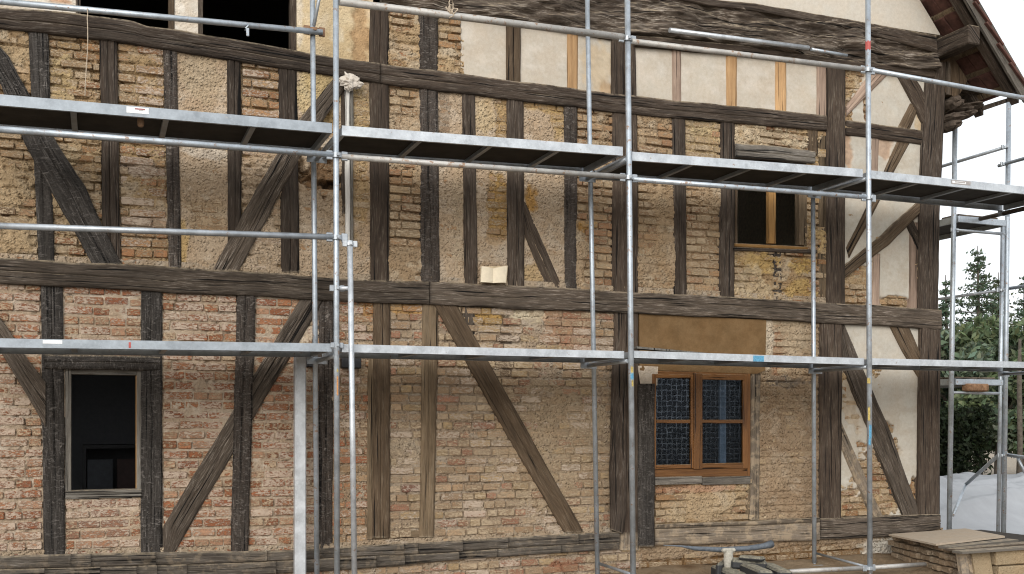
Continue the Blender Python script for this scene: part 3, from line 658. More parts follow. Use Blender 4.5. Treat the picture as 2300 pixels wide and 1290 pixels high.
panel('creamr', (1890, 295), (2086, 318), (2075, 707), (1890, 697), name='plaster_panel', spots=[(1905, 340, 10, 40, (.40, .27, .18), .8, .02), (1920, 645, 40, 50, (.42, .34, .26), .9, .09), (2010, 682, 44, 18, (.44, .34, .24), .9, .09), (1984, 330, 20, 30, (.40, .28, .2), .8, .015), (2055, 560, 10, 60, (.42, .33, .24), .6, .006)])
# ground storey row
panel('red', (-70, 620), (100, 630), (105, 1264), (-70, 1270)); panel('red', (134, 632), (325, 644), (323, 1260), (140, 1262), holes=[(146, 798, 320, 1118)], spots=[(230, 1170, 80, 60, (.52, .42, .32), .3, -.006)])
panel('red', (357, 647), (541, 657), (527, 1254), (358, 1258)); panel('red', (567, 657), (724, 667), (724, 1250), (550, 1252), spots=[(690, 760, 40, 40, PALE, .5, -.006)])
panel('redtan', (743, 667), (846, 674), (842, 1238), (738, 1247), spots=[(835, 695, 30, 20, (.44, .24, .08), .7, 0)]); panel('tan', (870, 674), (957, 680), (950, 1230), (868, 1234), spots=[(915, 695, 40, 16, (.46, .27, .09), .8, 0), (914, 1098, 12, 9, (.17, .075, .055), .95, -.012), (910, 1020, 40, 40, (.45, .37, .27), .6, -.008)])
panel('tan', (978, 680), (1386, 702), (1384, 1208), (968, 1230), spots=[(1090, 710, 34, 22, (.46, .29, .09), .85, 0), (1138, 780, 12, 90, DRK, .75, 0), (1195, 710, 44, 14, (.60, .52, .38), .9, -.01), (1250, 1000, 130, 150, (.40, .31, .20), .5, -.006), (1290, 740, 70, 50, (.42, .21, .12), .45, .004)])
panel('erod', (1465, 1080), (1697, 1080), (1697, 1192), (1465, 1197), spots=[(1560, 1098, 110, 10, (.42, .22, .15), .5, -.012), (1580, 1140, 100, 40, (.46, .36, .24), .6, -.02)])
panel('clay', (1700, 710), (1852, 722), (1852, 1182), (1697, 1187), spots=[(1770, 760, 60, 60, (.46, .37, .26), .7, .014), (1745, 790, 14, 60, (.40, .22, .13), .7, .01), (1770, 858, 50, 12, (.16, .14, .12), .8, .012), (1726, 760, 12, 80, PALE, .8, -.01)])
panel('erod', (1886, 800), (2076, 820), (2076, 1170), (1886, 1180), y=.034)
panel('creamr', (1886, 722), (2076, 737), (2076, 1170), (1886, 1180), name='plaster_panel', spots=[(1912, 880, 24, 90, (.42, .36, .28), .8, .012), (1975, 1090, 46, 130, (.42, .32, .22), .9, .10), (1910, 1140, 40, 40, (.40, .27, .17), .9, .10), (2062, 1120, 18, 40, (.44, .33, .2), .8, .08)])
panel('daub', (818, 1196), (985, 1190), (985, 1228), (818, 1238), y=-.002)
r2 = lin([(-70, 576), (150, 588), (300, 594), (480, 604), (600, 613), (740, 625), (860, 630), (964, 633), (1180, 642), (1400, 655), (1640, 667), (1858, 680)])
for a, b in ((-70, 150), (150, 480), (480, 740), (740, 964), (964, 1180), (1180, 1400), (1400, 1640), (1640, 1858)):
    panel('fillet', (a, r2(a) - 11), (b, r2(b) - 11), (b, r2(b) + 5), (a, r2(a) + 5), name='mortar_fillet')
for a, b in ((-70, 100), (100, 390), (390, 690), (690, 799), (799, 976), (976, 1180), (1180, 1378)):
    panel('fillet', (a, s_top(a) - 12), (b, s_top(b) - 12), (b, s_top(b) + 5), (a, s_top(a) + 5), name='mortar_fillet')
# plinth
panel('tan', (-70, 1290), (1440, 1225), (1440, 1297), (-70, 1394), name='plinth', y=-.01, spots=[(1260, 1268, 36, 14, (.26, .11, .06), .8, -.01)])
panel('clay', (1430, 1218), (2116, 1185), (2116, 1254), (1430, 1297), name='plinth', y=-.015, spots=[(1600, 1268, 170, 22, WET, .9, .02), (1830, 1250, 120, 22, WET, .85, .02), (2000, 1235, 60, 40, (.55, .52, .46), .9, -.01)])

# bricks: hide what a brace covers, the 300 largest in view as single parts, the rest as one
def bmesh_unit(k):
    r = random.Random(k); ring = []
    for (sx, sz) in ((-1, -1), (1, -1), (1, 1), (-1, 1)):
        for e in (0, 1):
            ax = .5 - (.035 if (e == 0) == (sx * sz > 0) else 0.0) ; az = .5 - (0.0 if (e == 0) == (sx * sz > 0) else .13)
            ring.append((sx * (ax + r.uniform(-.012, .006)), sz * (az + r.uniform(-.05, .02))))
    # order the ring by angle
    ring.sort(key=lambda q: math.atan2(q[1], q[0]))
    vs = [(x * .955, -.5 + r.uniform(-.03, .03), z * .86) for x, z in ring] + [(x, -.5 + .09 + r.uniform(-.03, .03), z) for x, z in ring] + [(x, .5, z) for x, z in ring]
    n = len(ring); fs = [tuple(range(n))]
    for a in (0, n):
        fs += [(a + n + i, a + n + (i + 1) % n, a + (i + 1) % n, a + i) for i in range(n)]
    return np.array(vs), [f if len(f) > 4 else f for f in fs]
UNITS = [bmesh_unit(k) for k in range(8)]
UM = []
for k, (v, f) in enumerate(UNITS):
    me = bpy.data.meshes.new('brick'); me.from_pydata(v.tolist(), [], f); me.update(); me.materials.append(M_BRICK); UM.append(me)
kept = []
for b in BRICKS:
    o, x0, x1, z0, z1, y, c, stl = b
    pts = [(x0, z0), (x1, z0), (x0, z1), (x1, z1), ((x0 + x1) / 2, (z0 + z1) / 2)]
    if any(all(poly_in(pl, *p) for p in pts) for pl in BRACES): continue
    cov = any(poly_in(pl, *pts[4]) for pl in BRACES)
    px, py = proj((x0 + x1) / 2, 0, (z0 + z1) / 2); inf = -20 < px < 2310 and -10 < py < 1300
    sc = FPX / ((x0 + x1) / 2 * SA + D * CA)
    area = (x1 - x0) * (z1 - z0) * sc * sc * (1.0 if stl == 'red' else .75 if stl in ('tan', 'redtan', 'rows') else .45) * (.5 if cov else 1) * (1 if inf else 0)
    kept.append((area, b))
kept.sort(key=lambda t: -t[0])
DP = .10
for a, (o, x0, x1, z0, z1, y, c, stl) in kept[:300]:
    k = random.randrange(8); ob = bpy.data.objects.new('brick', UM[k]); COL.objects.link(ob); ob.parent = o
    ob.location = Vector(((x0 + x1) / 2, y + DP / 2, (z0 + z1) / 2)) - worg(o); ob.scale = (x1 - x0, DP, z1 - z0)
    ob.rotation_euler = (random.uniform(-.03, .03), random.uniform(-.012, .012), random.uniform(-.02, .02)); ob.color = (*c.tolist(), 1)
vs, fs, cl, n = [], [], [], 0
for a, (o, x0, x1, z0, z1, y, c, stl) in kept[300:]:
    v, f = UNITS[random.randrange(8)]
    q = v * np.array([x1 - x0, DP, z1 - z0]); ang = random.uniform(-.02, .02)
    tilt = random.uniform(-.04, .04)
    q = np.stack([q[:, 0] * math.cos(ang) - q[:, 2] * math.sin(ang), q[:, 1] + q[:, 0] * tilt, q[:, 0] * math.sin(ang) + q[:, 2] * math.cos(ang)], 1)
    vs.append(q + np.array([(x0 + x1) / 2, y + DP / 2, (z0 + z1) / 2])); fs += [tuple(i + n for i in g) for g in f]; n += len(v); cl.append(np.tile(c, (len(v), 1)))
ob = mesh_obj('brickwork', np.concatenate(vs), fs, M_BRICKS, house, col=np.concatenate(cl)); ob['kind'] = 'stuff'
print('bricks', len(kept))

# gable plaster, side and back walls, interior, roof
RZ = lambda X: 7.02 - 1.16 * (X - 10.14)      # underside of the roof on the facade line
APX = 3.2; APZ = RZ(APX); LX = APX - (10.33 - APX)
g0 = P(1480, -18, -.02); g1 = P(2103, 80, -.02)
def gable():
    vs = [(-1.2, -.05, P(-70, -70).z + 1.0), (4.6, -.05, P(900, -75).z), (g0.x, -.05, g0.z), (g1.x + .03, -.05, g1.z), (g1.x + .03, -.05, RZ(g1.x + .03)), (APX, -.05, APZ), (-1.2, -.05, RZ(2 * APX + 1.2))]
    n = len(vs); vs += [(x, .06, z) for x, y, z in vs]
    fs = [tuple(range(n))[::-1][::-1], tuple(range(n, 2 * n))[::-1]] + [(i, i + n, (i + 1) % n + n, (i + 1) % n) for i in range(n)]
    cols = np.tile(np.array([.52, .49, .435]), (2 * n, 1))
    return mesh_obj('gable_panel', vs, fs, M_PLASTER, house, col=cols)
gable()
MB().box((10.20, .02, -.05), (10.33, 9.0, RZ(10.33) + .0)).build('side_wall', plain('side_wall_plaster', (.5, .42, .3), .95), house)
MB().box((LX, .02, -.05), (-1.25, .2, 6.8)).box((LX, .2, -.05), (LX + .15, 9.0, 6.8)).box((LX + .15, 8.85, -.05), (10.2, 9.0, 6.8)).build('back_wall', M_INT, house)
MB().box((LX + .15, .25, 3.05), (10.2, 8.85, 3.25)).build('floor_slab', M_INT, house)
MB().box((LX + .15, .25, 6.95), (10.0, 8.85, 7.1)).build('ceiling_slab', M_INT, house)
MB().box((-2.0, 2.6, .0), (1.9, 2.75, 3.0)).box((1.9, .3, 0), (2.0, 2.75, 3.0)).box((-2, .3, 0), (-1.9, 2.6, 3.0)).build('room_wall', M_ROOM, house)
# roof
def slab(name, x0, x1, y0, y1, th, mat, par, zf=RZ, up=0.0):
    return MB().add([(x0, y0, zf(x0) + up), (x1, y0, zf(x1) + up), (x1, y1, zf(x1) + up), (x0, y1, zf(x0) + up), (x0, y0, zf(x0) + up + th), (x1, y0, zf(x1) + up + th), (x1, y1, zf(x1) + up + th), (x0, y1, zf(x0) + up + th)],
                    [(0, 3, 2, 1), (4, 5, 6, 7), (0, 1, 5, 4), (1, 2, 6, 5), (2, 3, 7, 6), (3, 0, 4, 7)], [(y + t, x * 1.53) for t in (0, th) for x, y in ((x0, y0), (x1, y0), (x1, y1), (x0, y1))]).build(name, mat, par)
EX = 11.12
roof = slab('roof', APX, EX - .03, -.60, 9.2, .03, M_TILE, house, up=.13)
lz = lambda X: RZ(2 * APX - X)
slab('roof_slope', 2 * APX - EX, APX, -.60, 9.2, .06, M_TILE, house, lz, .13)
for (y0, y1, d0, wdt, tn) in ((-.66, -.625, .0, .30, 'grey'), (-.56, -.44, .0, .13, 'dark'), (.02, .16, .0, .13, 'dark')):
    L0 = (9.2, y0, RZ(9.2)); 
    o = slab('bargeboard' if y0 < -.6 else 'rafter', 8.6, EX, y0, y1, wdt * .95 if y0 < -.6 else .12, WD[tn], roof, up=-.02 if y0 < -.6 else 0)
k = 0; x = 9.0
while x < EX - .05:
    slab('batten', x, x + .045, -.60, .4, .028, WD['light'], roof, up=.10)
    x += .20; k += 1
# tile courses showing at the verge and from below
tl = MB().box((-.19, -.085, 0), (.0, .085, .018), bev=.004); tme = None
x = 8.9
while x < EX + .06:
    for j, yv in enumerate(np.arange(-.62, .35, .176)):
        if tme is None:
            ob = mesh_obj('roof_tile', tl.v, tl.f, M_TILE, roof, origin=(0, 0, 0)); tme = ob.data
        else: ob = bpy.data.objects.new('roof_tile', tme); COL.objects.link(ob); ob.parent = roof
        ob.scale = (2.0, 1, 1.6)
        ob.location = Vector((x, yv + random.uniform(-.004, .004), RZ(x) + .148 + random.uniform(0, .008))) - worg(roof)
        ob.rotation_euler = (0, math.atan(1.16) - .13 + random.uniform(-.02, .02), 0)
    x += .20
MB().box((10.19, -.64, 6.51), (10.38, .3, 6.75), bev=.015).build('purlin', WD['dark'], house)
# eave box and rubble at the corner
pz = P(2125, 215, 0).z
MB().add([(10.34, -.02, RZ(10.34) + .02), (10.80, -.02, RZ(10.80) + .05), (10.62, -.02, pz - .02), (10.34, -.02, pz + .05), (10.34, .1, RZ(10.34) + .02), (10.80, .1, RZ(10.80) + .05), (10.62, .1, pz - .02), (10.34, .1, pz + .05)],
         [(0, 3, 2, 1), (4, 5, 6, 7), (0, 1, 5, 4), (1, 2, 6, 5), (2, 3, 7, 6), (3, 0, 4, 7)]).build('eave_board', WD['mid'], house)
MB().box((10.42, -.05, pz + .0), (10.47, -.02, 6.5)).build('eave_strip', WD['greybrown'], house)
M_EAVE = plain('eave_rubble', (.085, .065, .05), .95, var=.5, scale=14, bmp=.03)
def lump(name, c, sx, sy, sz, mat, seed, parent):
    u, v = np.meshgrid(np.linspace(0, 2 * np.pi, 16, endpoint=False), np.linspace(0.05, np.pi - .05, 9))
    r = 1 + .7 * fbm(np.cos(u) * 2.5 + 7, np.cos(v) * 2.5 + np.sin(u), seed, 3)
    vs = np.stack([c[0] + sx * r * np.cos(u) * np.sin(v), c[1] + sy * r * np.sin(u) * np.sin(v), c[2] + sz * r * np.cos(v)], -1).reshape(-1, 3)
    k = np.arange(16 * 9).reshape(9, 16); m = np.roll(k, -1, 1)
    return mesh_obj(name, vs, np.stack([k[:-1].ravel(), k[1:].ravel(), m[1:].ravel(), m[:-1].ravel()], 1).tolist() + [k[0].tolist(), k[-1].tolist()[::-1]], mat, parent)
for k, (px, py, a, b) in enumerate(((2128, 236, .10, .09), (2148, 250, .16, .06), (2172, 243, .16, .045), (2135, 268, .12, .07), (2130, 285, .08, .07), (2155, 262, .12, .05))):
    c = P(px, py, .12); lump('eave_rubble', c, a, .25, b, M_EAVE, 90 + k, house)
MB().add([tuple(P(2162, 265, .25)), tuple(P(2310, 214, -.45)), tuple(P(2310, 206, -.45)), tuple(P(2162, 252, .25))] + [(q.x, q.y + .05, q.z) for q in (P(2162, 265, .25), P(2310, 214, -.45), P(2310, 206, -.45), P(2162, 252, .25))], [(0, 1, 2, 3), (7, 6, 5, 4), (0, 4, 5, 1), (1, 5, 6, 2), (2, 6, 7, 3), (3, 7, 4, 0)]).build('eave_board', WD['greybrown'], house)
slab('eave_soffit', 10.7, EX - .05, -.1, 2.0, .04, WD['greybrown'], house, lambda X: pz + .12 - .15 * (X - 10.7))

# ------------------------------------------------------------------ windows
def frame_rect(par, name, px0, py0, px1, py1, wpx, y, dep, tone, sides='LRTB'):
    a, b = P(px0, py0, y), P(px1, py1, y); w = (P(px0 + wpx, py0, y) - a).x
    x0, x1, z1, z0 = a.x, b.x, a.z, b.z
    M = WD[tone]
    if 'L' in sides: MB().box((x0, y, z0), (x0 + w, y + dep, z1), bev=.004).build(name, M, par)
    if 'R' in sides: MB().box((x1 - w, y, z0), (x1, y + dep, z1), bev=.004).build(name, M, par)
    if 'T' in sides: MB().box((x0 + w, y + .002, z1 - w), (x1 - w, y + dep, z1), bev=.004).build(name, M, par)
    if 'B' in sides: MB().box((x0 + w, y + .002, z0), (x1 - w, y + dep, z0 + w), bev=.004).build(name, M, par)
def bar(par, name, px0, py0, px1, py1, y, dep, tone, bev=.004):
    a, b = P(px0, py0, y), P(px1, py1, y)
    return MB().box((min(a.x, b.x), y, min(a.z, b.z)), (max(a.x, b.x), y + dep, max(a.z, b.z)), bev=bev).build(name, WD[tone] if isinstance(tone, str) else tone, par)
def window_root(px, py):
    o = bpy.data.objects.new('window', None); COL.objects.link(o); o.parent = house; o.location = P(px, py) - worg(house); o.empty_display_size = .1; return o
# open window with lintel, ground storey left
w3 = window_root(232, 1115)
rail([(100, 796), (142, 797), (322, 800), (360, 802)], [(100, 829), (142, 829), (322, 833), (360, 832)], 'black', 'lintel', y=-.042, crack=.02)
frame_rect(w3, 'frame', 147, 829, 319, 1102, 13, -.012, .10, 'frame', 'LRT'); bar(w3, 'inner_frame', 156, 845, 160, 1098, .0, .08, 'ochre'); bar(w3, 'inner_frame', 305, 840, 309, 1098, .0, .08, 'ochre')
bar(w3, 'sill', 147, 1103, 318, 1117, -.035, .16, 'frame')
# openings of the top storey
for (x0, x1) in ((170, 392), (445, 666)):
    w = window_root((x0 + x1) / 2, 60); yy = 90 if x0 < 300 else 125
    bar(w, 'jamb', x0, -75, x0 + 11, yy - 45 if x0 < 300 else yy - 35, -.01, .12, 'greybrown'); bar(w, 'jamb', x1 - 13, -60, x1, yy - 5 if x0 < 300 else yy - 10, -.01, .12, 'mid' if x0 < 300 else 'brown')
bar(house, 'lintel', 165, -90, 670, -74, -.02, .2, 'dark')
# opening with one mullion, upper storey right
w4 = window_root(1735, 555)
rail([(1654, 322), (1740, 328), (1832, 340)], [(1654, 352), (1740, 358), (1832, 366)], 'grey', 'lintel', y=-.05, rough=.01, crack=.03)
bar(w4, 'frame', 1652, 362, 1657, 548, -.005, .1, 'mid'); bar(w4, 'frame', 1796, 372, 1813, 552, -.005, .1, 'light'); bar(w4, 'mullion', 1727, 366, 1743, 548, .01, .06, 'ochre')
bar(w4, 'frame', 1655, 352, 1812, 364, .0, .1, 'dark')
rail([(1650, 546), (1814, 554)], [(1650, 554), (1814, 563)], 'ochre', 'sill', y=-.03, crack=0); rail([(1648, 555), (1836, 561)], [(1648, 563), (1836, 569)], 'dark', 'sill', y=-.045, crack=0)
# glazed casement window
def glass_mat(name, gridded):
    m, nt, b = new_mat(name); out = nt.nodes['Material Output']; nt.nodes.remove(b)
    pos = node(nt, 'ShaderNodeNewGeometry').outputs['Position']
    sp = node(nt, 'ShaderNodeSeparateXYZ'); wv = noise(nt, pos, 14, 3, .6)
    nt.links.new(pos, sp.inputs[0])
    fx = math_(nt, 'ABSOLUTE', math_(nt, 'SINE', math_(nt, 'ADD', math_(nt, 'MULTIPLY', sp.outputs[0], 47.0), math_(nt, 'MULTIPLY', wv, 2.2))))
    fz = math_(nt, 'ABSOLUTE', math_(nt, 'SINE', math_(nt, 'ADD', math_(nt, 'MULTIPLY', sp.outputs[2], 50.0), math_(nt, 'MULTIPLY', wv, 2.8))))
    h = math_(nt, 'POWER', math_(nt, 'MINIMUM', fx, fz), 0.5)
    bm = node(nt, 'ShaderNodeBump', Strength=.04, Distance=.01); nt.links.new(h, bm.inputs['Height'])
    gl = node(nt, 'ShaderNodeBsdfGlossy', Roughness=.18); gl.inputs['Color'].default_value = (.75, .82, .9, 1); nt.links.new(bm.outputs[0], gl.inputs['Normal'])
    tr = node(nt, 'ShaderNodeBsdfTransparent'); tr.inputs['Color'].default_value = (.6, .65, .7, 1)
    mx = node(nt, 'ShaderNodeMixShader')
    ln = math_(nt, 'MULTIPLY', rmp(nt, math_(nt, 'MINIMUM', fx, fz), .42, .10), rmp(nt, noise(nt, pos, 12, 3, .6), .30, .60))
    nt.links.new(math_(nt, 'ADD', math_(nt, 'MULTIPLY', ln, .06 if gridded else .03), .012), mx.inputs[0])
    nt.links.new(tr.outputs[0], mx.inputs[1]); nt.links.new(gl.outputs[0], mx.inputs[2]); nt.links.new(mx.outputs[0], out.inputs[0]); return m
M_GLASSG, M_GLASS = glass_mat('ribbed_glass', True), glass_mat('clear_glass', False)
w5 = window_root(1578, 1072)
frame_rect(w5, 'frame', 1466, 833, 1686, 1072, 7, -.02, .09, 'varnish', 'RT'); bar(w5, 'frame', 1466, 1049, 1679, 1071, -.022, .09, 'varnish')
for (x0, x1, gm) in ((1466, 1560, M_GLASSG), (1567, 1680, M_GLASS)):
    cs = bpy.data.objects.new('casement', None); COL.objects.link(cs); cs.parent = w5; cs.location = (0, 0, 0); cs.empty_display_size = .05
    frame_rect(w5, 'casement_rail', x0, 840, x1, 1052, 11 if x0 > 1500 else 8, -.035, .05, 'varnish')
    bar(w5, 'glazing_bar', x0 + 9, 943, x1 - 9, 951, -.028, .035, 'varnish')
    bpy.data.objects.remove(cs)
    for (y0, y1) in ((846, 946), (948, 1048)):
        bar(w5, 'pane', x0 + 6, y0, x1 - 8, y1, -.012, .004, gm, 0)
bar(w5, 'mullion', 1559, 838, 1577, 1054, -.05, .03, 'varnish')
bar(w5, 'reflection_strip', 1617, 846, 1631, 1046, .03, .03, plain('pale_reflection_strip', (.22, .25, .28), .6), 0)  # pale strip added behind the pane to imitate a tube's reflection
bar(w5, 'sill', 1472, 1072, 1577, 1087, -.05, .16, 'grey'); bar(w5, 'sill', 1578, 1072, 1686, 1087, -.048, .16, 'grey')
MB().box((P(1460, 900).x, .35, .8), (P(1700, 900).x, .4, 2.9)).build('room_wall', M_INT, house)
# smooth clay field over that window
def board_field():
    q = [P(1436, 705, -.022), P(1721, 719, -.022), P(1719, 832, -.022), P(1700, 840, -.022), P(1466, 832, -.022), P(1462, 836, -.022), P(1437, 832, -.022)]
    n = len(q); vs = [(p.x, -.022, p.z) for p in q] + [(p.x, .05, p.z) for p in q]
    fs = [tuple(range(n))[::-1], tuple(range(n, 2 * n))] + [(i, (i + 1) % n, (i + 1) % n + n, i + n) for i in range(n)]
    return mesh_obj('plaster_panel', vs, fs, earth('damp_clay_plaster', False, (.175, .112, .056), fine=.35, chips=.2, speck=.4, blotch=.6), house)
board_field()['label'] = 'smooth damp brown clay plaster field above the glazed window'
panel('white', (1430, 822), (1476, 824), (1474, 866), (1436, 866), name='plaster_panel', y=-.03, spots=[(1455, 850, 30, 30, (.42, .36, .29), .7, 0)])
# painted jamb beside the hole, conduit, black boxes standing in for dark recesses in the wall
post(776, 786, 190, 777, 787, 540, 'white', 'jamb_board', y=-.05, crack=0, depth=.06); post(786, 794, 192, 787, 794, 540, 'frame', 'jamb_board', y=-.04, crack=0, depth=.06)
post(766, 776, 205, 768, 777, 480, 'dark', 'jamb_board', y=-.02, crack=0, depth=.06)
bar(house, 'recess_dark_box', 689, 802, 708, 825, -.09, .09, M_BLACK, .01); bar(house, 'recess_dark_box', 768, 800, 812, 828, -.09, .09, M_BLACK, .01)
# cabinet in the left room
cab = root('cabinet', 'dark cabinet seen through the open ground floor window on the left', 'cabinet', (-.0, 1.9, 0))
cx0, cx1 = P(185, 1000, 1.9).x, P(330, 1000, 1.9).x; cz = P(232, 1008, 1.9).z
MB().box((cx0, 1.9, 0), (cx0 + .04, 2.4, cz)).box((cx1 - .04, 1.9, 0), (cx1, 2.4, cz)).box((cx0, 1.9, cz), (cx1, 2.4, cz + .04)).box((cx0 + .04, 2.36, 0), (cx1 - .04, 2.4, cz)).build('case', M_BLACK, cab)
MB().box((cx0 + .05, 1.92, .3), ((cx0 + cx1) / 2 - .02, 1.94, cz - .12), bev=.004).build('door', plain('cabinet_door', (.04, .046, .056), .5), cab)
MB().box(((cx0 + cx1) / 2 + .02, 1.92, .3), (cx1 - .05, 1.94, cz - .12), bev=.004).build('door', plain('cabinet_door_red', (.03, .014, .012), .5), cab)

# ------------------------------------------------------------------ facade scaffold
YF, YI = -1.274, -0.314
RT = .0265
scaf = root('facade_scaffold', 'galvanised tube and deck scaffold standing along the whole house front', 'scaffold', (P(1413, 645, YF).x, YF, 0))
def tube_px(name, a, b, Y, mat=M_GALV, r=RT, par=None, seg=16, Y1=None):
    return MB().tube(P(*a, Y), P(*b, Y if Y1 is None else Y1), r, seg).build(name, mat, scaf if par is None else par, smooth=True)
def to_ground(px, py, px2, py2, Y, z=0.03):
    """lower end carried on to the ground along the surveyed line"""
    a, b = P(px, py, Y), P(px2, py2, Y); t = (z - a.z) / (b.z - a.z); return a + (b - a) * t
def standard(a, b, Y, r=RT, foot=True, mat=M_GALV):
    top = P(*a, Y); bot = to_ground(*a, *b, Y)
    o = MB().tube(top, bot, r, 16).build('standard', mat, scaf, smooth=True)
    if foot:
        MB().tube(bot + Vector((0, 0, .14)), bot + Vector((0, 0, -.02)), .018, 10).box((bot.x - .075, bot.y - .075, bot.z - .035), (bot.x + .075, bot.y + .075, bot.z - .027)).build('base_plate', M_GALVD, o)
    return top, bot, o
F = {}
F[1] = standard((754, -120), (757, 1290), YF); F[2] = standard((1408, -120), (1422, 1290), YF, .029); F[3] = standard((1949, -120), (1954, 1282), YF, .029)
standard((-88, -120), (-84, 1290), YF); standard((2392, -60), (2392, 1270), YF)
I1 = standard((701, -120), (712, 1290), YI); I2 = standard((1318, -60), (1342, 1290), YI, .0265); I3 = standard((1826, 425), (1829, 1240), YI, .0265)
LT = standard((786, 541), (796, 1290), YF - .06, .026, mat=M_ALU)
# decks with side rails, cross ribs and plywood
def deck(pa, pb, hgt=.09, wd=.90, ribs=3, lipmat=None):
    a, b = P(*pa, YF + .03), P(*pb, YF + .03)
    def at(t, dy, dz): return Vector((a.x + (b.x - a.x) * t, YF + .03 + dy, a.z + (b.z - a.z) * t + dz))
    def plank(t0, t1, y0, y1, z0, z1, m):
        vs = [at(t, y, z) for t in (t0, t1) for y in (y0, y1) for z in (z0, z1)]
        m.add(vs, [(0, 1, 3, 2), (4, 6, 7, 5), (0, 4, 5, 1), (2, 3, 7, 6), (0, 2, 6, 4), (1, 5, 7, 3)]); return m
    bd = plank(0.003, .997, .045, wd - .045, -.022, -.008, MB()).build('deck', M_PLY, scaf)
    for y0, y1 in ((0, .045), (wd - .045, wd)):
        m = MB(); yw = y0 if y0 == 0 else y1 - .004
        plank(0, 1, yw, yw + .004, -hgt, 0, m)
        plank(0, 1, y0 + .0045 if y0 == 0 else y0, y1 if y0 == 0 else y1 - .0045, -.0045, .0, m); plank(0, 1, y0 + .0045 if y0 == 0 else y0 + .015, y1 - .015 if y0 == 0 else y1 - .0045, -hgt, -hgt + .004, m)
        m.build('side_rail', lipmat or M_ALU if y0 == 0 else M_GALVD, bd)
    for k in range(ribs):
        t = (k + 1) / (ribs + 1) + .02
        plank(t - .008, t + .008, .046, wd - .046, -.06, -.024, MB()).build('rib', M_GALVD, bd)
    for t0, t1 in ((0, .012), (.988, 1)): plank(t0, t1, .046, wd - .046, -hgt + .006, -.006, MB()).build('end_rail', M_GALVD, bd)
    return bd
M_DECK1 = metal('galvanised_deck_rail', (.30, .335, .37), .3, .35, .45)
decks = [deck((-80, 205), (746, 277), lipmat=M_DECK1), deck((768, 282), (1399, 330)), deck((1420, 341), (1938, 380)), deck((1957, 383), (2384, 428)),
         deck((-80, 759), (745, 772), .074, lipmat=M_DECK1), deck((768, 773), (1402, 789), .074), deck((1424, 788), (1941, 805), .074), deck((1959, 805), (2384, 815), .074)]
# transoms carrying the decks and bracket plates
def transom(px, py, n, dz=-.10):
    a = P(px, py, YF); MB().tube((a.x, YF + .02, a.z + dz), (a.x, YI + .03, a.z + dz), .022, 12).build('transom', M_GALVD, scaf, smooth=True)
    MB().box((a.x - .10, YI - .03, a.z + dz - .035), (a.x + .10, YI - .024, a.z + dz + .035)).build('bracket', M_GALVD, scaf)
for px, py in ((757, 279), (1410, 335), (1949, 381), (758, 773), (1413, 789), (1951, 805), (2392, 430), (2392, 815)): transom(px, py, 0)
# guard rails and ledgers
def coupler(p, par=None, mat=M_GALVD, s=1.0):
    m = MB(); p = Vector(p)
    m.tube(p + Vector((0, 0, -.018 * s)), p + Vector((0, 0, .018 * s)), .040 * s, 14)
    for sx in (-1, 1):
        m.box((p.x + sx * .035 * s - .0 if sx > 0 else p.x - .085 * s, p.y - .012, p.z - .036 * s), (p.x + .085 * s if sx > 0 else p.x - .035 * s, p.y + .012, p.z + .036 * s), bev=.005)
    m.box((p.x - .012, p.y - .055 * s, p.z - .014), (p.x + .012, p.y - .03 * s, p.z + .014), bev=.003)
    return m.build('coupler', mat, par or scaf)
M_TUBE2 = metal('galvanised_tube_mottled', (.40, .39, .37), 1.3, .35, .55)
tube_px('guard_rail', (-80, -4), (724, 73), YI - .055, M_GALV, .028)
tube_px('guard_rail', (762, 4), (1400, 84), YF - .0, M_TUBE2, .034); tube_px('guard_rail', (1418, 93), (1940, 156), YF, M_TUBE2, .029); tube_px('guard_rail', (1958, 158), (2385, 236), YF, M_GALV, .027)
tube_px('ledger', (-80, 284), (748, 348), YF, M_GALV); tube_px('ledger', (764, 352), (1404, 398), YF, M_TUBE2); tube_px('ledger', (1420, 403), (1944, 443), YF)
tube_px('ledger', (-80, 505), (750, 533), YF, M_GALVD, .027)
for px, py in ((757, 350), (1412, 400), (1951, 445), (757, 534), (1409, 88), (1949, 158)): coupler(P(px, py, YF), s=1.15)
m = coupler(P(706, 70, YI - .03), mat=M_RUST, s=1.25)
tube_px('brace_tube', (705, 58), (732, -80), YI - .05, M_GALVD, .017)
MB().tube(P(757, 648, YF), P(790, 648, YF - .06), .022, 10).build('coupler', M_ALU, scaf, smooth=True); coupler(P(757, 648, YF), s=.8); coupler(P(757, 776, YF), s=.7); coupler(P(786, 548, YF - .06), mat=M_ALU, s=.8)
# foot ledgers
tube_px('ledger', (1772, 1284), (1946, 1276), YF + .02, M_TUBE2, .026); tube_px('ledger', (1958, 1275), (2078, 1268), YF + .02, M_TUBE2, .026); coupler(P(1952, 1276, YF))
MB().tube(P(1833, 1243, YI), P(1948, 1274, YF), .014, 10).build('transom', M_GALVD, scaf, smooth=True); MB().tube(P(1345, 1266, YI), P(1420, 1291, YF), .016, 10).build('transom', M_GALVD, scaf, smooth=True)
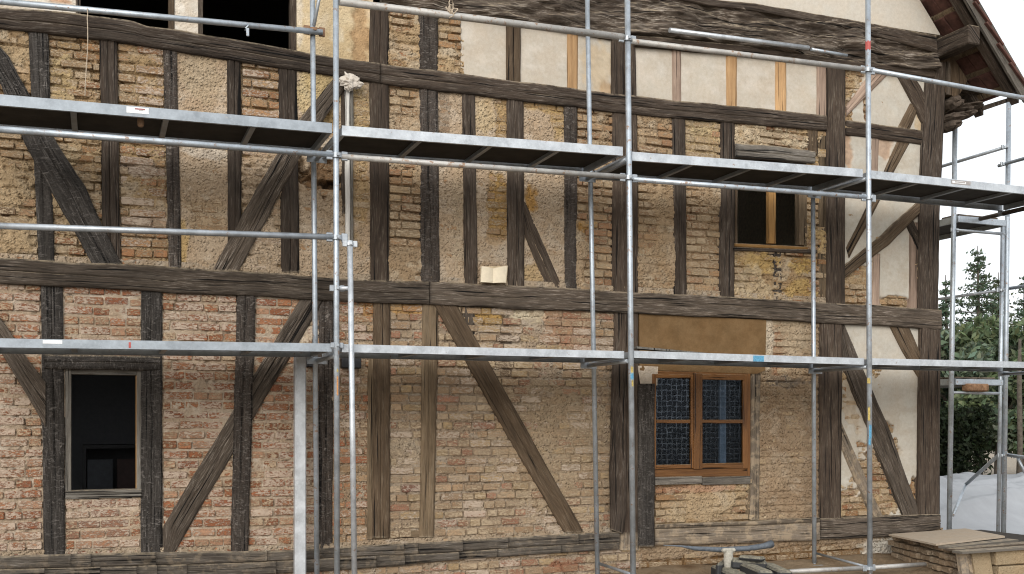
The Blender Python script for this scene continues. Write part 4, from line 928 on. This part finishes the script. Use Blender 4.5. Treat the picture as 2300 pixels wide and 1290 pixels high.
# paint marks and tape on the standards
def sleeve(px, y0, y1, Y, r, mat, name='paint_mark', a0=-60, a1=60):
    p, q = P(px, y0, Y), P(px, y1, Y); vs = []; n = 9
    for pt in (p, q):
        for k in range(n):
            t = R(-90 + a0 + (a1 - a0) * k / (n - 1)) - YAW
            vs.append((pt.x + (r + .0012) * math.cos(t), Y + (r + .0012) * math.sin(t), pt.z + .012 * math.sin(k * 2.3)))
    return mesh_obj(name, vs, [(k, k + 1, n + k + 1, n + k) for k in range(n - 1)], mat, scaf)
sleeve(1949.5, 94, 113, YF, .029, M_RED, 'tape_band', -90, 90)
sleeve(1417, 824, 838, YF, .029, M_YELP, a0=-10, a1=50); sleeve(1417.5, 838, 852, YF, .029, M_BLUEP, a0=-20, a1=50); sleeve(1418, 854, 868, YF, .029, M_YELP, a0=0, a1=40)
sleeve(1952, 955, 985, YF, .029, M_BLUEP, a0=-20, a1=45); sleeve(1952, 986, 1000, YF, .029, M_BLUEP, a0=-30, a1=20); sleeve(1951.5, 915, 945, YF, .029, M_YELP, a0=-40, a1=10); sleeve(1951, 850, 862, YF, .029, M_YELP, a0=-50, a1=20)
sleeve(757.5, 845, 888, YF, RT, M_ORAP, a0=-15, a1=30); sleeve(757.5, 830, 836, YF, RT, M_YELP, a0=-30, a1=30)
# stickers on the decks
def flat_px(name, x0, y0, x1, y1, sl, Y, mat, par, dep=.001):
    vs = [P(x0, y0, Y), P(x1, y0 + sl, Y), P(x1, y1 + sl, Y), P(x0, y1, Y)]
    return mesh_obj(name, [tuple(v) for v in vs], [(3, 2, 1, 0)], mat, par)
YD = YF + .03 - .002
st = flat_px('sticker', 284, 239, 334, 253, 4, YD, M_STICK, decks[0]); flat_px('print', 303, 243, 326, 246, 2, YD - .001, M_INK, st); flat_px('print', 312, 247.5, 322, 249, 1, YD - .001, M_INKG, st)
st = flat_px('sticker', 2137, 404, 2180, 413, 4, YD, M_INKG, decks[3]); flat_px('print', 2139, 406, 2170, 411, 3, YD - .001, M_STICK, st); flat_px('print', 2145, 407.5, 2168, 410, 2, YD - .0015, M_INKG, st)
flat_px('paint_mark', 1692, 799, 1716, 812, .7, YD, M_BLUEP, decks[6]); flat_px('paint_mark', 96, 764, 140, 772, .6, YD, M_STICK, decks[4]); flat_px('paint_mark', 289, 769, 294, 782, 0, YD, M_RED, decks[4])

# ------------------------------------------------------------------ side scaffold on the right
YS = 0.2
side = root('side_scaffold', 'narrow galvanised scaffold standing beside the right corner of the house', 'scaffold', (P(2200, 945, YS).x, YS, 0))
def sp(px, py, Y=YS): return P(px, py, Y)
def ext(px, py, Y, dY):   # same height and X, further along the side wall
    p = P(px, py, Y); return Vector((p.x, Y + dY, p.z))
S1t, S1b = sp(2146, 232), to_ground(2146, 232, 2132, 1190, YS); S2t, S2b = sp(2266, 225), to_ground(2266, 225, 2254, 1200, YS)
MB().tube(S1t, S1b, .034, 14).build('standard', M_GALV, side, smooth=True); MB().tube(S2t, S2b, .034, 14).build('standard', M_GALV, side, smooth=True)
p0, p1 = sp(2252, 500), to_ground(2252, 500, 2242, 1200, YS); MB().tube(p0, p1, .026, 12).build('standard', M_GALV, side, smooth=True)
def dep(px, py, y0, y1, r, name='guard_rail', mat=M_GALVD):
    p = P(px, py, YS); MB().tube((p.x, y0, p.z), (p.x, y1, p.z), r, 12).build(name, mat, side, smooth=True); return p
p = dep(2258, 331, YS, 4.0, .024); coupler(p, side, s=.8); p = dep(2256, 369, -1.9, YS + .1, .024); coupler(p, side, s=.8)
p = dep(2248, 652, YS - .02, 4.0, .02); coupler(p, side, s=.9); dep(2268, 648, -1.9, YS, .024)
def side_deck(pl, pr, y1, th):
    a, b = sp(*pl), sp(*pr); z = (a.z + b.z) / 2
    bd = MB().box((a.x + .03, YS + .0, z - .02), (b.x - .03, y1, z - .005)).build('deck', M_PLY, side)
    MB().box((a.x, YS - .03, z - th), (b.x, YS - .002, z), bev=.004).build('end_rail', M_GALV, bd)
    for x in (a.x, b.x - .03): MB().box((x, YS, z - th), (x + .03, y1, z + .004)).build('side_rail', M_GALVD, bd)
    MB().box((a.x + .02, YS + .0, z + .008), (b.x - .12, YS + .3, z + .03), bev=.003).build('board', WD['greybrown'], bd)
    return z
side_deck((2150, 487), (2256, 494), 3.4, .085); z = side_deck((2144, 850), (2250, 855), 3.4, .08)
MB().tube(sp(2146, 517), sp(2256, 526), .02, 12).build('transom', M_GALVD, side, smooth=True); q0, q1 = sp(2140, 882), sp(2250, 884); MB().tube(q0, q1, .02, 12).build('transom', M_GALVD, side, smooth=True)
coupler(sp(2144, 517), side, s=.8); coupler(sp(2252, 526), side, s=.6)
MB().tube(sp(2244, 1022), P(2170, 1088, 1.4), .026, 12).build('brace_tube', M_GALVD, side, smooth=True); MB().tube(P(2170, 1088, 1.4), P(2140, 1158, .6), .022, 12).build('brace_tube', M_GALV, side, smooth=True); coupler(sp(2250, 1023), side, s=.9)
MB().tube(sp(2262, 1022), P(2330, 1032, -.4), .024, 12).build('guard_rail', M_GALVD, side, smooth=True); MB().tube(P(2286, 1030, .0), P(2316, 1090, .0), .02, 12).build('brace_tube', M_GALVD, side, smooth=True)
# plank laid against the side deck, brick left on the transom
p, q = P(2202, 492, .15), P(2330, 462, -1.0)
tag(MB().tube(p, q, .03, 8).build('wooden_pole', WD['greybrown'], None, smooth=True), 'thin weathered wooden pole resting on the side scaffold deck', 'pole')
zc = (q0.z + q1.z) / 2 + .02; xc = P(2187, 870, YS).x
bk = MB().box((xc - .19, YS - .09, zc), (xc + .2, YS + .04, zc + .105), bev=.02).build('loose_brick', plain('loose_brick_clay', (.26, .15, .085), .95, var=.5, scale=25, bmp=.02), None)
tag(bk, 'broken reddish brick left on the side scaffold transom', 'brick')

# ------------------------------------------------------------------ small things on the scaffold and facade
# open book on the middle rail
bx = P(1110, 634, -.10); book = root('open_book', 'open book with blank yellowed pages leaning on the middle beam', 'book', bx)
def page(sx):
    L_, R_ = (P(1082, 598, -.085), P(1108, 603, -.075)) if sx < 0 else (P(1108, 603, -.075), P(1140, 597, -.085))
    bl, br = (P(1080, 634, -.12), P(1108, 636, -.105)) if sx < 0 else (P(1108, 636, -.105), P(1136, 635, -.12))
    vs = []; n = 8
    for k in range(n + 1):
        t = k / n; bul = -.018 * math.sin(math.pi * t)
        for a_, b_ in ((L_, R_), (bl, br)):
            c = a_.lerp(b_, t); vs.append((c.x, c.y + bul, c.z)); vs.append((c.x, c.y + .022, c.z))
    fs = []
    for k in range(n):
        i = 4 * k; j = i + 4
        fs += [(i, i + 2, j + 2, j), (i + 1, j + 1, j + 3, i + 3), (i, j, j + 1, i + 1), (i + 2, i + 3, j + 3, j + 2)]
    fs += [(0, 1, 3, 2), (4 * n, 4 * n + 2, 4 * n + 3, 4 * n + 1)]
    return mesh_obj('page_block', vs, fs, M_PAPER, book)
page(-1); page(1)
c0 = [P(1079, 599, -.055), P(1141, 597, -.055), P(1138, 637, -.085), P(1078, 636, -.085)]
mesh_obj('cover', [tuple(c) for c in c0] + [(c.x, c.y + .006, c.z) for c in c0], [(3, 2, 1, 0), (4, 5, 6, 7), (0, 1, 5, 4), (1, 2, 6, 5), (2, 3, 7, 6), (3, 0, 4, 7)], plain('book_cover', (.45, .36, .24), .8), book)
# string, clip, weight, rope knot
pt = P(196, 22, YI - .06); pts = [pt + Vector((0, -.032, .0)), pt + Vector((.004, -.03, -.05))] + [P(196 - 3 * t + 2 * math.sin(5 * t), 40 + 175 * t, YI - .09) for t in np.linspace(0, 1, 14)]
tag(MB().path(pts, .0045, 6).build('string', M_ROPE), 'thin pale string hanging from the top left guard rail', 'string')
c = P(555, 62, YI - .06)
m = MB().path([c + Vector((.03 * math.cos(t), .034 * math.sin(t) - .0, .03 * math.cos(t) * .0 + .034 * math.cos(t))) for t in np.linspace(-2.2, 2.2, 12)], .006, 6)
m.box((c.x - .014, c.y - .05, c.z - .10), (c.x + .014, c.y - .035, c.z - .02), bev=.004)
tag(m.build('metal_clip', M_GALV), 'small metal clip hanging from the rail before the dark top window', 'clip')
c = P(316, 274, YF + .2)
m = MB().path([c + Vector((0, 0, .10)), c + Vector((.004, 0, .06)), c + Vector((0, 0, .035))], .004, 6); m.path([c + Vector((0, 0, z)) for z in (.04, .03, .0, -.03, -.045)], [.010, .026, .030, .028, .016], 12)
tag(m.build('hanging_weight', plain('brown_weight', (.24, .15, .09), .5)), 'small brown weight hanging beneath the upper left deck', 'weight')
c = P(1013, 28, YF); m = MB()
for k in range(4):
    a = R(20 * k - 30); off = Vector((-.04 + .026 * k, 0, 0))
    m.path([c + off + Vector((.02 * math.sin(t * 2 + k), .040 * math.sin(t), .040 * math.cos(t) + .03 * (k == 1) * max(0, math.cos(t)))) for t in np.linspace(0, 6.28, 18)], .006, 6)
m.path([c + Vector((-.02, -.04, .0)), c + Vector((-.03, -.03, .08)), c + Vector((.0, 0, .14)), c + Vector((.03, .03, .1)), c + Vector((.02, .0, .03))], .005, 6); m.path([c + Vector((0, -.04, 0)), c + Vector((.01, -.05, -.05)), c + Vector((-.03, -.04, -.07))], .005, 6)
tag(m.build('rope_knot', M_ROPE), 'knotted rope wound round the upper middle guard rail', 'rope')
# crumpled rag at the brace head
def blob(name, c, sx, sy, sz, mat, seed, amp=.35, nu=22, nv=14, freq=3.0, label=None, cat=None):
    u, v = np.meshgrid(np.linspace(0, 2 * np.pi, nu, endpoint=False), np.linspace(0.04, np.pi - .04, nv))
    r = 1 + amp * 2 * fbm(np.cos(u) * np.sin(v) * freq + 7, np.cos(v) * freq + np.sin(u) * np.sin(v) * freq, seed, 4)
    vs = np.stack([c[0] + sx * r * np.cos(u) * np.sin(v), c[1] + sy * r * np.sin(u) * np.sin(v), c[2] + sz * r * np.cos(v)], -1).reshape(-1, 3)
    i = np.arange(nu * nv).reshape(nv, nu); j = np.roll(i, -1, 1)
    f = np.stack([i[:-1].ravel(), i[1:].ravel(), j[1:].ravel(), j[:-1].ravel()], 1).tolist() + [i[0].tolist(), i[-1].tolist()[::-1]]
    o = mesh_obj(name, vs, f, mat, None)
    if label: tag(o, label, cat)
    return o
rg = P(786, 184, -.10)
blob('crumpled_rag', rg, .10, .05, .075, M_RAG, 5, .75, freq=5, label='crumpled pale rag stuffed under the top rail at the brace head', cat='rag')
# aluminium tubes lying on the wall plate
tag(MB().tube(P(1504, 68, -.16), P(1816, 108, -.16), .028, 14).build('aluminium_tube', M_ALU, None, smooth=True), 'long bright aluminium tube lying below the rotten beam', 'tube')
tag(MB().tube(P(1822, 111, -.15), P(1902, 125, -.15), .020, 14).build('aluminium_tube', M_GALV, None, smooth=True), 'short thin grey tube lying right of the aluminium tube', 'tube')
# offcut board on the lower deck
a = P(1430, 783, YF + .10); b = P(1600, 793, YF + .12)
tag(MB().add([(a.x, a.y, a.z), (b.x, b.y, b.z - .02), (b.x, b.y + .1, b.z - .02), (a.x, a.y + .12, a.z), (a.x, a.y, a.z + .022), (b.x, b.y, b.z - .004), (b.x, b.y + .1, b.z - .004), (a.x, a.y + .12, a.z + .022)],
             [(0, 3, 2, 1), (4, 5, 6, 7), (0, 1, 5, 4), (1, 2, 6, 5), (2, 3, 7, 6), (3, 0, 4, 7)]).build('board_offcut', WD['frame']), 'thin pale board offcut lying on the lower deck under the brown plaster field', 'board')
# light grey square post
a, b = P(674, 800, YI + .06), to_ground(674, 800, 674, 1290, YI + .06, -.02)
w = .056
tag(MB().box((a.x - w, YI + .02, b.z), (a.x + w, YI + .12, a.z), bev=.012).build('square_post', M_POST), 'light grey square steel post standing left of the paired scaffold tubes', 'post')

# ------------------------------------------------------------------ ground clutter
M_DUST = None
def rubber_mat():
    m, nt, b = new_mat('dusty_black_rubber')
    g = node(nt, 'ShaderNodeNewGeometry'); sep = node(nt, 'ShaderNodeSeparateXYZ'); nt.links.new(g.outputs['Normal'], sep.inputs[0])
    n = noise(nt, g.outputs['Position'], 30, 5, .7)
    f = math_(nt, 'MULTIPLY', rmp(nt, sep.outputs[2], .4, .9), rmp(nt, n, .3, .62))
    c = mix(nt, f, (.025, .026, .028), (.33, .30, .22)); nt.links.new(c, b.inputs['Base Color']); b.inputs['Roughness'].default_value = .75
    bump(nt, b, n, .6, .008); return m
M_RUB = rubber_mat()
def rot(c, rz, rx=0, ry=0): return Matrix.Translation(c) @ Matrix.Rotation(rz, 4, 'Z') @ Matrix.Rotation(ry, 4, 'Y') @ Matrix.Rotation(rx, 4, 'X')
def gp(px, py, Y): 
    p = P(px, py, Y); return p
def on_plane(px, py, z):   # surveyed point on the horizontal plane z
    t = (EYE - z) * FPX / (py - HZ); u = (px - CX) / FPX
    return Vector((t * (SA + u * CA), t * (CA - u * SA) - D, z))
blocks = [((1614, 1271), (1668, 1289), .14, .20, .14, 'front left dusty black rubber block of the pile by the wall'),
          ((1676, 1264), (1722, 1284), .21, .17, .21, 'pale dusted rubber block in the middle of the pile'),
          ((1718, 1262), (1768, 1284), .19, .16, .19, 'right rubber block of the pile with its end to the front'),
          ((1642, 1256), (1722, 1258), .235, .22, .10, 'flat black block lying at the back of the pile'),
          ((1662, 1247), (1716, 1251), .285, .15, .05, 'dusty black block on top of the pile near the grey pipe'),
          ((1606, 1276), (1634, 1246), .20, .06, .20, 'narrow black block on edge at the left of the pile')]
for a_, b_, z, wd_, th, lab in blocks:
    p, q = on_plane(*a_, z), on_plane(*b_, z); c = (p + q) / 2; d_ = q - p; L_ = min(d_.length, .62); c.z = z - th / 2
    m = MB().box((-L_ / 2, -wd_ / 2, -th / 2), (L_ / 2, wd_ / 2, th / 2), rot(c, math.atan2(d_.y, d_.x), random.uniform(-.05, .05), random.uniform(-.03, .05)), bev=.022)
    tag(m.build('rubber_block', M_RUB), lab, 'block', 'black rubber blocks piled by the wall')
p = P(1636, 1256, -.95)
m = MB().tube((p.x, p.y, .02), (p.x, p.y, p.z + .10), .055, 14, .05).box((p.x - .08, p.y - .03, p.z + .07), (p.x + .09, p.y + .04, p.z + .12), bev=.02)
tag(m.build('concrete_foot', M_CONC), 'pale concrete foot standing among the black rubber blocks', 'concrete foot')
pp = [P(x, y, -.9 + .1 * t) for x, y, t in ((1490, 1225, 0), (1530, 1227, 0), (1560, 1232, 0), (1620, 1235, .4), (1680, 1232, .7), (1715, 1227, 1), (1733, 1222, 1.2))]
tag(MB().path(pp, [.004, .010, .024, .03, .03, .034, .045], 12).build('grey_pipe', M_BLUEGREY, None, smooth=True), 'bent blue grey plastic pipe lying across the black rubber blocks', 'pipe')
# stack of unfired bricks
M_CLAYB = brickmat('unfired_clay_brick', False, .3, (.42, .34, .25), 1.0)
SB, SF = Vector((9.355, -.15, 0)), Vector((8.88, -1.80, 0)); TOP = .315
dirY = (SF - SB).normalized(); nrm = Vector((dirY.y, -dirY.x, 0)); nrm = nrm if nrm.x < 0 else -nrm
cme = []
for k in range(4):
    v, f = UNITS[k]; me = bpy.data.meshes.new('clay_brick'); me.from_pydata(v.tolist(), [], f); me.update(); me.materials.append(M_CLAYB); cme.append(me)
LF = (SF - SB).length; rowh = .078; nr = 4
BR_ = []
for r_ in range(nr):
    x = 0
    while x < LF - .02:
        wv = random.choice((.16, .175, .19, .215)); wv = LF - x if LF - x - wv < .08 else wv
        ob = bpy.data.objects.new('clay_brick', random.choice(cme)); COL.objects.link(ob)
        c = SB + dirY * (x + wv / 2) - nrm * (.12 + random.uniform(-.04, .03)); c.z = .005 + rowh * (r_ + .5)
        M = Matrix((( dirY.x, -nrm.x, 0), (dirY.y, -nrm.y, 0), (0, 0, 1))).to_4x4()
        ob.rotation_euler = (M.to_euler()[0], M.to_euler()[1], M.to_euler()[2] + random.uniform(-.05, .05)); ob.location = c; ob.scale = (wv - random.uniform(.024, .042), .24, rowh - random.uniform(.008, .016))
        ob.color = (*(np.array([.31, .235, .16]) * random.uniform(.68, 1.18)).tolist(), 1)
        nfb = int(round((LF - x - wv) / .14)); ORD = ['first', 'second', 'third', 'fourth', 'fifth', 'sixth', 'seventh', 'eighth', 'ninth', 'tenth', 'eleventh', 'twelfth', 'thirteenth', 'fourteenth', 'fifteenth', 'sixteenth', 'seventeenth']
        BR_.append((r_, ob))
        x += wv
for r_ in range(nr):
    row_ = [o for q, o in BR_ if q == r_]
    for k, o in enumerate(row_[::-1]):
        tag(o, '%s unfired clay brick from the front corner in the %s course of the stack' % (ORD[k], ['lowest', 'second', 'third', 'top'][r_]), 'brick', 'unfired bricks of the stack')
q_ = [SB - nrm * .2, SF - nrm * .2, Vector((10.9, -1.8, 0)), Vector((10.9, -.15, 0))]
core = MB().add([(q.x, q.y, 0) for q in q_] + [(q.x, q.y, .30) for q in q_], [(3, 2, 1, 0), (4, 5, 6, 7), (0, 1, 5, 4), (1, 2, 6, 5), (2, 3, 7, 6), (3, 0, 4, 7)]).build('brick_stack_core', plain('gap_shade_core', (.03, .023, .016), .95, var=.4), None)  # core coloured near black to put shade into the gaps between bricks
tag(core, 'body of the clay brick stack under boards at the bottom right', 'brick stack')
def quad_board(name, pts, th, mat, label, cat):
    vs = [tuple(p) for p in pts] + [(p.x, p.y, p.z - th) for p in pts]
    return tag(mesh_obj(name, vs, [(0, 1, 2, 3), (7, 6, 5, 4), (0, 4, 5, 1), (1, 5, 6, 2), (2, 6, 7, 3), (3, 7, 4, 0)], mat, None), label, cat)
def onz(px, py, z):   # surveyed point on the horizontal plane z
    t = (EYE - z) * FPX / (py - HZ); u = (px - CX) / FPX
    return Vector((t * (SA + u * CA), t * (CA - u * SA) - D, z))
M_BRD = earth('dusty_board', False, (.40, .34, .27), fine=.3, chips=.3)
quad_board('cover_board', [onz(2102, 1222, .345), onz(2257, 1204, .345), onz(2168, 1187, .345), onz(1996, 1200, .345)], .022, M_BRD, 'dusty pale board covering the clay brick stack', 'board')
for k, (a, b, tn) in enumerate((((2120, 1228), (2275, 1211), 'grey'), ((2135, 1233), (2310, 1218), 'greybrown'), ((2150, 1238), (2330, 1226), 'grey'))):
    p0, p1 = onz(*a, .33), onz(*b, .33); d = (p1 - p0).normalized(); s_ = Vector((d.y, -d.x, 0)) * .07
    quad_board('weathered_plank', [p0 - s_, p0 + s_, p1 + s_, p1 - s_], .025, WD[tn], ['weathered grey plank next to the cover board on the brick stack', 'middle brown weathered plank on the brick stack', 'front grey weathered plank on the brick stack'][k], 'plank')
def slab_box(px0, px1, py0, Y, th, mat, name, label, cat, zlo=0.0, lean=.06):
    a, b = P(px0, py0, Y), P(px1, py0 - 1, Y)
    vs = [(a.x, Y, zlo), (b.x, Y, zlo), (b.x, Y + lean, b.z), (a.x, Y + lean, a.z), (a.x, Y + th, zlo), (b.x, Y + th, zlo), (b.x, Y + lean + th, b.z), (a.x, Y + lean + th, a.z)]
    return tag(mesh_obj(name, vs, [(0, 1, 2, 3), (7, 6, 5, 4), (0, 4, 5, 1), (1, 5, 6, 2), (2, 6, 7, 3), (3, 7, 4, 0)], mat, None), label, cat)
M_SLAB = earth('yellowish_clay_slab', False, (.31, .245, .16), fine=.8, chips=.7)
slab_box(2163, 2180, 1241, -1.93, .05, WD['clay'], 'leaning_board', 'narrow clay stained board leaning on the brick stack corner', 'board')
slab_box(2181, 2191, 1244, -1.92, .05, WD['clay'], 'leaning_board', 'thinner board leaning beside the yellowish clay slab', 'board')
slab_box(2192, 2232, 1240, -1.94, .07, M_SLAB, 'clay_slab', 'upright yellowish clay slab leaning on the brick stack', 'slab')
a, b = P(2238, 1236, -1.95), P(2330, 1228, -1.95)
tag(MB().box((a.x, -1.95, a.z - .175), (b.x, -1.80, a.z), bev=.012).build('clay_slab', M_SLAB), 'upper long tan slab at the bottom right edge', 'slab')
tag(MB().box((a.x + .02, -1.97, 0), (b.x, -1.80, a.z - .185), bev=.012).build('clay_slab', M_SLAB), 'lower long tan slab at the bottom right edge', 'slab')
# white tarpaulin over a heap behind the corner
M_TARP = plain('white_tarpaulin', (.29, .30, .315), .5, var=.08, scale=3, bmp=.006)
def tarp():
    nx, ny = 180, 130
    x, y = np.meshgrid(np.linspace(10.9, 18.5, nx), np.linspace(1.0, 7.0, ny))
    prof = sstep(1.0, 2.9, y + .25 * fbm(x * .6, y * .5, 61, 3)) * (1 - .9 * sstep(6.2, 7.0, y))
    w_ = fbm(x * .5, y * .5, 65, 3)
    z = .03 + .56 * prof + .05 * fbm(x * .8, y * .8, 62, 2) * prof
    z += .06 * prof * np.maximum(0, np.sin(x * 3.4 - y * 4.1 + 5 * w_)) ** 3 + .02 * prof * np.maximum(0, np.sin(x * 6.3 + y * 2.2 + 6 * w_)) ** 4
    for (c0, sl, wd_, hh) in ((1.55, .22, .16, .12), (2.25, .30, .12, .10), (3.1, -.12, .10, .06)):
        e = y - c0 - sl * (x - 11) - .2 * w_; z += hh * np.exp(-(e / wd_) ** 2) * (1 + .5 * fbm(x * 2, y * 2, 68, 2))
    i = np.arange(nx * ny).reshape(ny, nx)
    f = np.stack([i[:-1, :-1].ravel(), i[:-1, 1:].ravel(), i[1:, 1:].ravel(), i[1:, :-1].ravel()], 1)
    return mesh_obj('tarpaulin', np.stack([x.ravel(), y.ravel(), z.ravel()], 1), f, M_TARP, None, smooth=True)
tag(tarp(), 'white tarpaulin draped in folds over a heap behind the house corner', 'tarpaulin')

# ------------------------------------------------------------------ trees behind
def leafmat(name):
    m, nt, b = new_mat(name)
    c = node(nt, 'ShaderNodeAttribute', attribute_name='Col').outputs['Color']
    nt.links.new(c, b.inputs['Base Color']); b.inputs['Roughness'].default_value = .7; b.inputs['Specular IOR Level'].default_value = .2
    tl = node(nt, 'ShaderNodeBsdfTranslucent'); nt.links.new(c, tl.inputs['Color'])
    mx = node(nt, 'ShaderNodeMixShader', Fac=.3); out = nt.nodes['Material Output']
    nt.links.new(b.outputs[0], mx.inputs[1]); nt.links.new(tl.outputs[0], mx.inputs[2]); nt.links.new(mx.outputs[0], out.inputs[0]); return m
M_LEAF = leafmat('foliage'); M_BARK = plain('bark', (.09, .075, .06), .95, var=.4, scale=12, bmp=.02)
def leaves(name, centres, size, par, base, rng, var=.35, flat=0.0):
    n = len(centres); d = rng.normal(size=(n, 3)); d /= np.linalg.norm(d, axis=1)[:, None]
    d[:, 2] *= (1 - flat); e = rng.normal(size=(n, 3)); e -= d * (e * d).sum(1)[:, None] / np.maximum((d * d).sum(1), 1e-6)[:, None]; e /= np.linalg.norm(e, axis=1)[:, None]
    s = size * rng.uniform(.6, 1.3, n)[:, None]
    vs = np.stack([centres - d * s, centres + e * s * .42, centres + d * s, centres - e * s * .42], 1).reshape(-1, 3)
    f = np.arange(4 * n).reshape(n, 4)
    c = np.array(base) * rng.uniform(1 - var, 1 + var, n)[:, None] * np.stack([rng.uniform(.85, 1.2, n), np.ones(n), rng.uniform(.8, 1.1, n)], 1)
    return mesh_obj(name, vs, f, M_LEAF, par, col=np.repeat(c, 4, 0))
def conifer(px, pytop, Y, r0, label, seed, base=(.08, .115, .075), n=9000, zlo=1.0):
    rng = np.random.default_rng(seed); t = P(px, pytop, Y); H = t.z; o = root('conifer_tree', label, 'tree', (t.x, Y, 0), 'trees behind the right corner')
    MB().path([(t.x, Y, 0), (t.x + .05, Y, H * .5), (t.x, Y, H)], [.14, .08, .01], 8).build('trunk', M_BARK, o)
    cs = []; h = zlo; m = MB()
    while h < H - .1:
        k = int(rng.integers(4, 7)); rr = r0 * ((H - h) / (H - zlo)) ** 1.0 + .05
        for j in range(k):
            a = rng.uniform(0, 6.28); L = rr * rng.uniform(.65, 1.12); dz = L * rng.uniform(.05, .35)
            p0 = np.array([t.x, Y, h]); p1 = p0 + np.array([math.cos(a) * L, math.sin(a) * L, dz])
            m.tube(p0, p1, .012 + .01 * rr, 5, .004)
            q = max(6, int(n * L / (r0 * H * 9)))
            u = rng.uniform(.15, 1.0, q)[:, None]; sp_ = .05 + .13 * L * (1 - u * .6)
            cs.append(p0 + (p1 - p0) * u + rng.normal(size=(q, 3)) * sp_ * np.array([1, 1, .55]))
        h += rng.uniform(.14, .26)
    m.build('branch', M_BARK, o)['kind'] = 'stuff'
    leaves('crown', np.concatenate(cs), .065, o, base, rng); return o
def bushy(px, pytop, Y, rad, label, seed, base, n=9000, name='broadleaf_tree', zb=.6, size=.12, nclump=26, cat='tree'):
    rng = np.random.default_rng(seed); t = P(px, pytop, Y); H = t.z; o = root(name, label, cat, (t.x, Y, 0), 'trees behind the right corner' if cat == 'tree' else None)
    m = MB(); m.path([(t.x, Y, 0), (t.x + .1, Y, H * .35), (t.x - .05, Y, H * .7)], [.16, .11, .05], 8)
    cl = []
    for k in range(nclump):
        v = rng.normal(size=3); v /= np.linalg.norm(v); rr = rng.uniform(.35, 1.0) ** .5
        c = np.array([t.x, Y, (H + zb) / 2]) + v * rr * np.array([rad, rad, (H - zb) / 2 * .86]); s = rng.uniform(.22, .42) * rad
        cl.append((c, s))
        if k % 3 == 0: m.path([(t.x, Y, H * .3), tuple((np.array([t.x, Y, H * .45]) + c) / 2), tuple(c)], [.06, .04, .015], 6)
    m.build('trunk', M_BARK, o)
    cs = [];
    for c, s in cl:
        q = int(n / nclump); v = rng.normal(size=(q, 3)); v /= np.linalg.norm(v, axis=1)[:, None]
        cs.append(c + v * s * (rng.uniform(.3, 1.0, q) ** .4)[:, None] * np.array([1, 1, .75]))
    leaves('crown', np.concatenate(cs), size, o, base, rng); return o
conifer(2196, 552, 12, 1.9, 'tall slender conifer rising highest behind the right scaffold', 1, n=9000)
conifer(2243, 612, 13.5, 1.6, 'lower conifer between the tall one and the thick scaffold tube', 2, base=(.06, .075, .04), n=6000)
conifer(2124, 618, 11, 1.5, 'small conifer half hidden by the house corner', 3, n=6000)
conifer(2300, 618, 15, 1.9, 'conifer cut by the right edge of the picture', 4, n=6000)
bushy(2165, 690, 10, 1.7, 'dense grey green tree below the tall conifer', 5, (.13, .17, .12), 9000)
bushy(2245, 700, 9.2, 1.6, 'dense green tree behind the paired scaffold tubes', 6, (.12, .16, .09), 9000)
bushy(2340, 720, 10, 1.5, 'dark green tree at the right edge of the picture', 7, (.05, .075, .04), 9000)
def hedge():
    rng = np.random.default_rng(9); n = 42000
    c = np.stack([rng.uniform(11.2, 19, n), rng.uniform(7.2, 8.6, n), rng.uniform(.0, 1.0, n)], 1)
    top = 2.05 + .5 * fbm(c[:, 0] * 1.2, c[:, 1] * 1.2, 71, 3)
    c[:, 2] = top * np.sqrt(c[:, 2])
    o = root('hedge', 'dark leafy hedge behind the white tarpaulin', 'hedge', (15, 8, 0)); leaves('foliage', c, .075, o, (.012, .019, .008), rng, .6)  # leaf colour darkened to carry the shade of the trees above
    m = MB()
    for k in range(14):
        x = rng.uniform(11.4, 18.5); m.path([(x, 8.0, 0), (x + rng.uniform(-.1, .1), 8.0, 1.0), (x + rng.uniform(-.2, .2), 8.0, 1.7)], [.05, .04, .02], 6)
    m.build('stems', M_BARK, o)['kind'] = 'stuff'
    return o
hedge()
tp = P(2288, 900, 6.8)
o = root('tree_trunk', 'grey bare trunk before the hedge at the right edge', 'trunk', (tp.x, 6.8, 0)); MB().path([(tp.x, 6.8, 0), (tp.x + .04, 6.8, 1.2), (tp.x + .02, 6.8, 2.6), (tp.x + .15, 6.9, 3.6)], [.07, .06, .055, .03], 10).build('bark', M_BARK, o, smooth=True)
tag(grid_sheet('hill', -60, 160, 60, 190, 40, 30, lambda x, y: 9.0 * sstep(60, 120, y) + 1.5 * fbm(x * .03, y * .03, 81) - .2, M_MEADOW), kind='structure')
